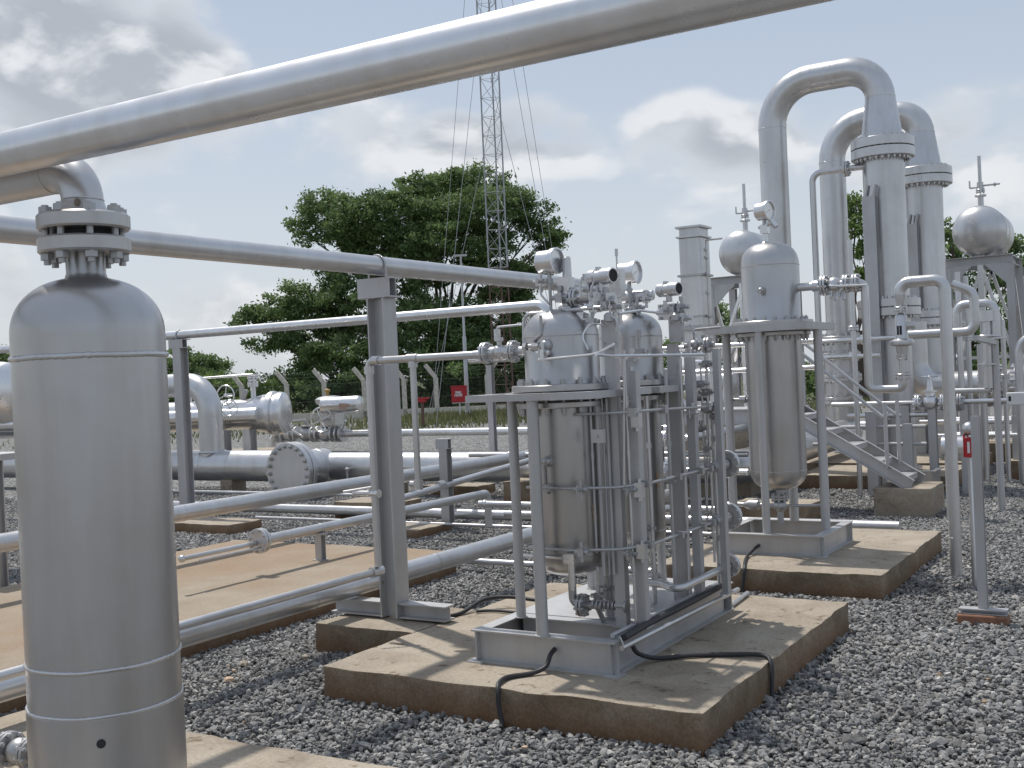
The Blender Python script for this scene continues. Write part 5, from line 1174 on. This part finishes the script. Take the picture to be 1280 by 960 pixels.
p = onz(574, 521, 0); p = at(574, 492, 44); t = thing('hose_box', 'red box lettered FIRE HOSE on a thin stand by the fence', 'hose box', (p.x, p.y, 0))
w_ = .33; r3 = V((R0.x, R0.y, 0)); f3 = V((F0.x, F0.y, 0)); z0_, z1_ = zat(p.x, p.y, 503), zat(p.x, p.y, 483)
P0 = V((p.x, p.y, 0))
b = MB(); b.bar(P0+Z*z0_, P0+Z*z1_, .20, .62, r3); b.bar(P0+Z*(z1_+.001), P0+Z*(z1_+.03), .26, .68, r3); bo = b.build('box', 'red', t)
b = MB(); b.bar(P0, P0+Z*z0_, .05, .05, r3); b.bar(P0+Z*(z0_-.03), P0+Z*(z0_-.001), .18, .58, r3); b.build('stand', 'white', t)
def text(s_, size, loc, xd, nd, parent, mat, name='lettering'):
    cu = bpy.data.curves.new(name, 'FONT'); cu.body = s_; cu.size = size; cu.align_x = 'CENTER'; cu.align_y = 'CENTER'; cu.extrude = .004; cu.space_line = .85; cu.offset = .006
    o = bpy.data.objects.new(name, cu); COL.objects.link(o)
    dg = bpy.context.evaluated_depsgraph_get(); me = bpy.data.meshes.new_from_object(o.evaluated_get(dg)); bpy.data.objects.remove(o)
    xd = V(xd).normalized(); nd = V(nd).normalized(); yd = nd.cross(xd); mtx = Matrix((xd, yd, nd)).transposed()
    off = parent_loc(parent)
    for v in me.vertices: v.co = mtx @ v.co + V(loc)-off
    me.materials.append(M[mat]); o = bpy.data.objects.new(name, me); COL.objects.link(o); o.parent = parent; return o
text('FIRE\nHOSE', .125, P0+Z*((z0_+z1_)/2+.02)-f3*.105-r3*.03, r3, -f3, bo, 'white')
p = at(529, 530, 38); P0 = V((p.x, p.y, 0)); t = thing('red_stand', 'small dark red stand with flat top near the fence', 'stand', P0)
z1_ = zat(p.x, p.y, 499); b = MB(); b.cyl(P0, P0+Z*z1_, .055, n=12); b.build('stem', 'darkred', t)
b = MB(); b.bar(P0+Z*(z1_+.001)-r3*.0, P0+Z*(z1_+.05), .2, .5, r3); b.box(P0.x-.12, P0.x+.12, P0.y-.1, P0.y+.1, z1_-.1, z1_); b.build('flat_top', 'red', t)
p = at(583, 480, 44.5); P0 = V((p.x, p.y, 0)); t = thing('lamp_pole', 'thin grey lamp pole standing beside the red hose box', 'pole', P0)
z1_ = zat(p.x, p.y, 320); b = MB(); b.lathe(P0, Z, [(0, .12), (.3, .12), (.31, .09), (z1_*.5, .075), (z1_*.51, .05), (z1_, .04)], 12); b.build('pole', 'steel', t)
b = MB(); b.bar(P0+Z*(z1_+.02)-r3*.3, P0+Z*(z1_+.02)+r3*.25, .1, .08); b.build('lamp_head', 'steel', t)

# ------------------------------------------------------------------ lattice mast with guy wires
MD = 38.0; mp = at(622, 300, MD); mb = V((mp.x, mp.y, 0)); fw = 23*MD/FL
t = thing('lattice_mast', 'tall slender white and red lattice radio mast with guy wires', 'mast', mb)
cor = [mb-r3*fw*.55+f3*0, mb+r3*fw*.47-f3*.05, mb+r3*fw*.10+f3*fw*.8]
def mast_seg(z0, z1, mat, nm):
    b = MB()
    for c in cor: b.cyl(c+Z*z0, c+Z*z1, .027, n=8)
    st = .62; k = int((z1-z0)/st)
    for i in range(k):
        za = z0+i*(z1-z0)/k; zb = za+(z1-z0)/k
        for j in range(3):
            A, B = cor[j], cor[(j+1) % 3]; b.cyl(A+Z*za, B+Z*za, .009, n=5); b.cyl((A if i % 2 else B)+Z*za, (B if i % 2 else A)+Z*zb, .009, n=5)
    b.build(nm, mat, t)
mast_seg(0, zat(mb.x, mb.y, 334), 'darkred', 'red_section'); mast_seg(zat(mb.x, mb.y, 334), 22, 'mast', 'white_section')
for k, (pa_, pb_, zt_) in enumerate((((645, 83), (680, 265), 21), ((657, 81), (688, 265), 21), ((634, 169), (655, 240), 12), ((570, 100), (560, 215), 21), ((590, 94), (576, 206), 21), ((609, 169), (601, 200), 12))):
    # the guy runs in the vertical plane through mast and a distant anchor
    s_ = (pb_[0]-pa_[0])/(pb_[1]-pa_[1]); xg = pa_[0]+s_*(470-pa_[1]); dd = MD+(2.5 if k % 2 else -2); g0 = at(xg, 500, dd); g0.z = 0
    # top where line meets the mast in the same bearing family
    tt = None
    for zz_ in range(60, 300):
        q = mb+Z*(zz_/10); u, v, _ = proj(q); e = abs(pa_[0]+s_*(v-pa_[1])-u)
        if tt is None or e < tt[0]: tt = (e, q)
    b = MB(); b.cyl(tt[1], g0, .009, n=5); b.build('guy_wire', 'mast', t)

# ------------------------------------------------------------------ trees
def tree(name, label, base, blobs, d, mat, leaf=.2, dens=55, seed=1, trunk_r=.3, group='trees beyond the fence', depth=.8, cat='tree', limbs=True):
    """blobs: (px, py, rx px, ry px) read at distance d"""
    rnd = random.Random(seed); nr = np.random.RandomState(seed)
    bp = at(base[0], base[1], d); bp.z = 0
    t = thing(name, label, cat, bp, group)
    cs = []
    for (px, py, rx, ry) in blobs:
        dz_ = rnd.uniform(-1, 1)*depth*2.0; c = at(px, py, d+dz_); cs.append((c, rx*d/FL, ry*d/FL))
    vs = []; fs = []; tone = []
    for c, rx, rz in cs:
        nsub = max(20, int(rx*rz*22)); 
        for _ in range(nsub):
            v = nr.normal(size=3); v /= np.linalg.norm(v); rad = rnd.uniform(.12, 1.0)**.55
            cc = np.array(c)+v*np.array([rx, rx*depth, rz])*rad
            cr = rnd.uniform(.28, .55)*max(.6, min(1.0, (rx+rz)/2*.9)); k = int(dens*cr*cr*7)+8; base_t = rnd.uniform(0, .75)
            P = nr.normal(size=(k, 3))*np.array([cr, cr, cr*.55])*.55+cc
            for p in P:
                a = nr.normal(size=3); a /= np.linalg.norm(a); bq = nr.normal(size=3); bq -= a*(a@bq); bq /= np.linalg.norm(bq)
                L = leaf*rnd.uniform(.6, 1.3); W = L*.45; i0 = len(vs)
                vs += [p-a*L*.5, p+bq*W*.5, p+a*L*.5, p-bq*W*.5]; fs.append((i0, i0+1, i0+2, i0+3)); tone.append(min(1, max(0, base_t+rnd.uniform(-.1, .3))))
    off = np.array(bp)
    me = bpy.data.meshes.new('crown'); me.from_pydata([tuple(v-off) for v in vs], [], fs)
    a_ = me.attributes.new('tone', 'FLOAT', 'FACE'); a_.data.foreach_set('value', tone); me.materials.append(M[mat])
    o = bpy.data.objects.new('crown', me); COL.objects.link(o); o.parent = t
    if limbs:
        b = MB(); zc = min(c.z for c, _, _ in cs); fork = V((bp.x, bp.y, max(1.2, zc*.55)))
        b.lathe(bp-Z*.1, Z, [(0, trunk_r*1.4), (.5, trunk_r*1.05), (fork.z+.1, trunk_r*.8)], 10)
        for c, rx, rz in cs:
            m1 = fork.lerp(c, .45)+V((rnd.uniform(-.4, .4), rnd.uniform(-.4, .4), rnd.uniform(.0, .5)))
            r0 = trunk_r*rnd.uniform(.13, .27); segs = [fork-Z*.2, fork.lerp(m1, .5)+V((rnd.uniform(-.15, .15),)*3), m1, m1.lerp(c, .55)+V((rnd.uniform(-.3, .3), 0, rnd.uniform(-.2, .2))), c]
            for i in range(4): b.cyl(segs[i], segs[i+1], r0*(1-i*.2), r0*(1-(i+1)*.2), 6)
            for _ in range(4):
                e = c+V((rnd.uniform(-1, 1)*rx*.8, rnd.uniform(-1, 1)*rx*.5, rnd.uniform(-.3, 1)*rz*.7)); b.cyl(segs[3], e, r0*.3, r0*.1, 5)
        b.build('trunk', 'bark', t)
    return t
main_blobs = [(545, 245, 55, 32), (600, 232, 45, 28), (500, 262, 45, 30), (455, 272, 50, 32), (400, 262, 45, 24), (380, 290, 28, 18), (655, 262, 36, 24), (690, 292, 20, 12), (675, 285, 28, 18), (560, 285, 60, 26), (470, 310, 55, 26), (520, 320, 50, 20), (620, 300, 40, 22), (640, 345, 34, 18), (600, 335, 30, 14), (430, 300, 35, 18), (660, 330, 26, 18), (575, 222, 22, 14), (515, 232, 24, 14), (640, 245, 24, 14), (590, 262, 60, 26), (540, 300, 60, 26), (688, 302, 22, 14), (600, 318, 50, 20), (440, 285, 50, 24), (480, 340, 40, 16), (650, 365, 34, 18), (620, 372, 34, 16), (670, 345, 24, 16), (560, 345, 30, 14), (520, 355, 34, 14)]
tree('broadleaf_tree', 'big dark green tree with a wide high crown behind the lattice mast', (560, 520), main_blobs, 60, 'leaf', .22, 60, 2, .42)
tree('broadleaf_tree', 'dark spreading tree with low drooping left side behind the I-beam post', (430, 520), [(400, 385, 50, 24), (345, 395, 40, 20), (310, 400, 24, 14), (330, 425, 30, 16), (380, 420, 45, 24), (430, 400, 40, 30), (430, 440, 48, 28), (365, 370, 34, 16), (385, 450, 40, 22), (440, 350, 40, 22), (415, 330, 30, 16), (470, 375, 36, 24)], 58, 'leaf', .22, 60, 5, .34)
tree('broadleaf_tree', 'dense lower tree filling the middle behind the slim pale pipe', (570, 520), [(520, 400, 45, 26), (560, 420, 45, 28), (500, 440, 50, 30), (600, 405, 40, 26), (545, 460, 55, 26), (620, 440, 34, 30), (480, 420, 34, 30), (590, 470, 45, 20), (640, 400, 24, 20), (575, 385, 30, 14), (655, 430, 22, 26), (660, 470, 22, 20), (530, 380, 40, 16), (610, 445, 40, 24), (480, 460, 40, 24), (450, 470, 40, 20), (600, 440, 46, 26), (650, 450, 34, 26), (575, 400, 34, 18), (670, 400, 22, 20), (560, 440, 40, 24), (625, 415, 34, 18)], 57, 'leaf', .22, 55, 9, .36)
tree('broadleaf_tree', 'small far tree above the riser elbow at left', (235, 500), [(240, 452, 32, 12), (270, 458, 24, 10), (215, 456, 24, 12), (250, 470, 36, 12), (225, 440, 14, 8)], 75, 'leaf', .26, 50, 12, .3)
tree('broadleaf_tree', 'far tree glimpsed at the left edge above the white vessel', (0, 500), [(-5, 448, 26, 14), (12, 456, 18, 10), (-20, 460, 30, 14)], 70, 'leaf', .26, 50, 13, .3)
G_ = 'bushes behind the fence'
def bush(label, px0, px1, top, mat, seed, d=56.5):
    bl = []; rr = random.Random(seed); x_ = px0
    while x_ < px1: 
        for y_ in (top+12, (top+512)/2, 504): bl.append((x_+rr.uniform(-6, 6), y_+rr.uniform(-5, 5), 20, 13))
        x_ += 20
    tree('leafy_bush', label, ((px0+px1)/2, 520), bl, d, mat, .19, 55, seed, .08, G_, cat='bush', limbs=True)
bush('bright green bush behind the fence right of the far barrel', 320, 385, 462, 'leaf2', 14)
bush('green bush behind the far barrel and its handwheels', 215, 320, 470, 'leaf2', 31)
bush('dark green bush behind the actuator and the fence', 385, 470, 470, 'leaf', 15)
bush('low dark bush behind the fence between I-beam post and red stand', 470, 555, 478, 'leaf', 17)
bush('light green bush behind the red hose box', 548, 610, 458, 'leaf2', 16)
bush('darker bush seen past the slim post right of the red hose box', 610, 700, 465, 'leaf', 18)
tree('broadleaf_tree', 'tall leafy tree between the two column pipes', (1075, 520), [(1062, 255, 22, 16), (1068, 285, 22, 16), (1085, 310, 26, 16), (1100, 265, 24, 18), (1125, 300, 30, 24), (1140, 340, 30, 24), (1080, 345, 12, 14)], 45, 'leaf2', .2, 55, 20, .3)
tree('broadleaf_tree', 'green tree behind the right hand tank and its frame', (1215, 520), [(1185, 290, 18, 18), (1200, 320, 28, 20), (1235, 345, 34, 22), (1262, 305, 18, 12), (1275, 330, 24, 16), (1200, 370, 34, 24), (1250, 390, 36, 26), (1215, 420, 44, 26), (1270, 430, 34, 30), (1230, 455, 50, 22), (1290, 390, 20, 20), (1170, 395, 30, 26)], 42, 'leaf', .2, 55, 21, .3)
tree('leafy_bush', 'green growth behind the single filter and walkway', (960, 520), [(905, 395, 22, 16), (930, 400, 20, 18), (890, 420, 24, 20), (1010, 480, 16, 26), (1040, 470, 20, 26), (960, 460, 40, 24), (880, 450, 24, 18), (1055, 410, 14, 14), (835, 440, 18, 18), (930, 430, 30, 16)], 46, 'leaf', .2, 55, 22, .1, 'bushes behind the fence', cat='bush')

def grass(name, label, cen, n, rx, ry, h, seed):
    nr = np.random.RandomState(seed); vs = []; fs = []; tone = []
    for i in range(n):
        x_, y_ = nr.normal()*rx, nr.normal()*ry; p = V(cen)+r3*x_+f3*y_; p.z = 0
        a = nr.uniform(0, 2*PI); hh = h*nr.uniform(.4, 1.2); w = .02+h*.03; dx = V((math.cos(a), math.sin(a), 0)); l = V((nr.normal()*.3*hh, nr.normal()*.3*hh, hh)); i0 = len(vs)
        vs += [p-dx*w, p+dx*w, p+l*.6+dx*w*.6, p+l+dx*.0, p+l*.6-dx*w*.6]; fs.append((i0, i0+1, i0+2, i0+3, i0+4)); tone.append(nr.rand())
    me = bpy.data.meshes.new(name); me.from_pydata([tuple(v) for v in vs], [], fs); a_ = me.attributes.new('tone', 'FLOAT', 'FACE'); a_.data.foreach_set('value', tone); me.materials.append(M['grass'])
    o = bpy.data.objects.new(name, me); COL.objects.link(o); return tag(o, label, 'grass', kind='stuff')
c_ = at(600, 510, 45); grass('grass', 'tall grass in front of the fence around the red hose box', c_, 3600, 2.0, 1.4, .30, 3)
c_ = at(400, 530, 40); grass('grass', 'sparse grass tufts on gravel before the fence', c_, 1500, 6, 3.0, .16, 4)
c_ = at(860, 530, 40); grass('grass', 'grass behind the filters at the yard edge', c_, 4000, 9, 2.0, .28, 5)
# odd orange and pale stones near the slab
b = MB(); random.seed(5)
for (px, py, s_) in ((286, 849, .045), (382, 821, .035), (656, 934, .022), (305, 829, .05), (293, 838, .025)):
    p = onz(px, py, .04); b.ico(p, s_*.7, 1, .25, (1, .8, .5))
    o = b.build('loose_stone', 'tape' if px in (286, 656, 293) else 'concrete', None, 20); tag(o, {286: 'orange brown lump of laterite on gravel near the left slab', 382: 'pale flat stone on gravel left of the concrete block', 656: 'small reddish stone in front of the big slab', 305: 'larger pale stone behind the orange lump', 293: 'little orange stone next to the orange lump'}[px], 'stone')
    b = MB()

# ------------------------------------------------------------------ sky, sun
SE, SA = math.radians(64), None
sh = V((-.88, .42, 0)).normalized(); sd = V((sh.x*math.cos(SE), sh.y*math.cos(SE), math.sin(SE)))
sun = bpy.data.lights.new('sun', 'SUN'); sun.energy = 2.7; sun.angle = math.radians(1.2); sun.color = (1, .955, .89)
so = bpy.data.objects.new('sun', sun); COL.objects.link(so); so.rotation_euler = sd.to_track_quat('Z', 'Y').to_euler()
W = bpy.data.worlds.new('World'); S.world = W; W.use_nodes = True; nt = W.node_tree; nt.nodes.clear()
out = nt.nodes.new('ShaderNodeOutputWorld'); bg = nt.nodes.new('ShaderNodeBackground'); bg.inputs[1].default_value = .1
sky = nt.nodes.new('ShaderNodeTexSky'); sky.sky_type = 'NISHITA'; sky.sun_disc = False; sky.sun_elevation = SE; sky.sun_rotation = math.atan2(sh.x, sh.y); sky.dust_density = 3.0; sky.air_density = 1.2; sky.altitude = 100
tc = nt.nodes.new('ShaderNodeTexCoord').outputs['Generated']
def vm(op, a, b=None):
    n = nt.nodes.new('ShaderNodeVectorMath'); n.operation = op
    for i, v in enumerate((a, b)):
        if v is None: continue
        if isinstance(v, (tuple, V)): n.inputs[i].default_value = tuple(v)
        else: nt.links.new(v, n.inputs[i])
    return n
def ma(op, a, b=None, c=None, clamp=False):
    n = nt.nodes.new('ShaderNodeMath'); n.operation = op; n.use_clamp = clamp
    for i, v in enumerate((a, b, c)):
        if v is None: continue
        if isinstance(v, (int, float)): n.inputs[i].default_value = v
        else: nt.links.new(v, n.inputs[i])
    return n.outputs[0]
def cloud_noise(vec):
    """fractal noise plus broad banks in chosen compass directions"""
    st = vm('MULTIPLY', vec, (1, 1, 1.7)).outputs[0]
    wn = nt.nodes.new('ShaderNodeTexNoise'); wn.inputs['Scale'].default_value = 9.0; wn.inputs['Detail'].default_value = 6; wn.inputs['Roughness'].default_value = .5; wn.inputs['Distortion'].default_value = .25
    nt.links.new(st, wn.inputs['Vector'])
    return ma('MULTIPLY', ma('SUBTRACT', wn.outputs[0], .5), 2.6)
def cloud_banks(vec, tot):
    fwd = vm('DOT_PRODUCT', vec, tuple(FW)).outputs['Value']; gate = ma('GREATER_THAN', fwd, 0)
    pu = vm('DOT_PRODUCT', vec, tuple(RT)).outputs['Value']; pv = vm('DOT_PRODUCT', vec, tuple(UP)).outputs['Value']
    for (px, py, rx, ry, k) in ((95, 80, 205, 140, 1.05), (250, 60, 50, 60, .5), (640, 180, 105, 60, 1.0), (500, 165, 90, 50, .6), (150, 385, 240, 60, .75), (860, 170, 140, 60, .65), (1140, 185, 230, 80, .7), (520, 35, 330, 60, -.6), (1100, 50, 220, 60, -.5), (30, 300, 140, 40, .3)):
        cdir = ray(px, py).normalized()
        a = ma('MULTIPLY', ma('SUBTRACT', pu, cdir.dot(RT)), FL/rx); b2 = ma('MULTIPLY', ma('SUBTRACT', pv, cdir.dot(UP)), FL/ry)
        e = ma('MULTIPLY_ADD', a, a, ma('MULTIPLY', b2, b2)); m_ = ma('MULTIPLY', ma('MULTIPLY_ADD', e, -.7, 1.0, clamp=True), gate)
        tot = ma('MULTIPLY_ADD', m_, k, tot)
    return tot
nv = vm('NORMALIZE', tc).outputs[0]
n1_ = cloud_noise(nv)
den = cloud_banks(nv, n1_)
n2_ = cloud_noise(vm('NORMALIZE', vm('ADD', nv, tuple(UP*.028-RT*.0)).outputs[0]).outputs[0])
def mrange(v, a, b_, c=0, d=1):
    n = nt.nodes.new('ShaderNodeMapRange'); n.interpolation_type = 'SMOOTHSTEP'; nt.links.new(v, n.inputs[0])
    for i, q in enumerate((a, b_, c, d)): n.inputs[i+1].default_value = q
    return n.outputs[0]
mask = mrange(den, .12, .72)
lit = ma('SUBTRACT', n1_, n2_)          # denser here than just above: the lit rim
litf = mrange(lit, -.05, .36)
thick = mrange(ma('MULTIPLY_ADD', n1_, -.55, den), .45, 1.0)
# hazy veil over the blue
sepn = nt.nodes.new('ShaderNodeSeparateXYZ'); nt.links.new(nv, sepn.inputs[0])
hz_ = mrange(sepn.outputs[2], -.02, .38, 1.0, 0.0)
veil = mix(nt, hz_, (3.4, 4.0, 4.95), (5.15, 5.55, 6.0))
base = mix(nt, .82, sky.outputs[0], veil)
core = mix(nt, thick, (5.15, 5.4, 5.7), (3.3, 3.5, 3.85))
cc = mix(nt, litf, core, (6.35, 6.45, 6.6))
col = mix(nt, ma('MULTIPLY', mask, .82), base, cc)
# below the horizon: neutral
nt.links.new(col, bg.inputs[0]); nt.links.new(bg.outputs[0], out.inputs[0])

S.view_settings.view_transform = 'Standard'; S.view_settings.look = 'None'; S.view_settings.exposure = .42; S.view_settings.gamma = 1
S.render.engine = 'CYCLES'; S.cycles.max_bounces = 4; S.cycles.diffuse_bounces = 2; S.cycles.glossy_bounces = 3; S.cycles.use_denoising = True
S.cycles.sample_clamp_indirect = 6
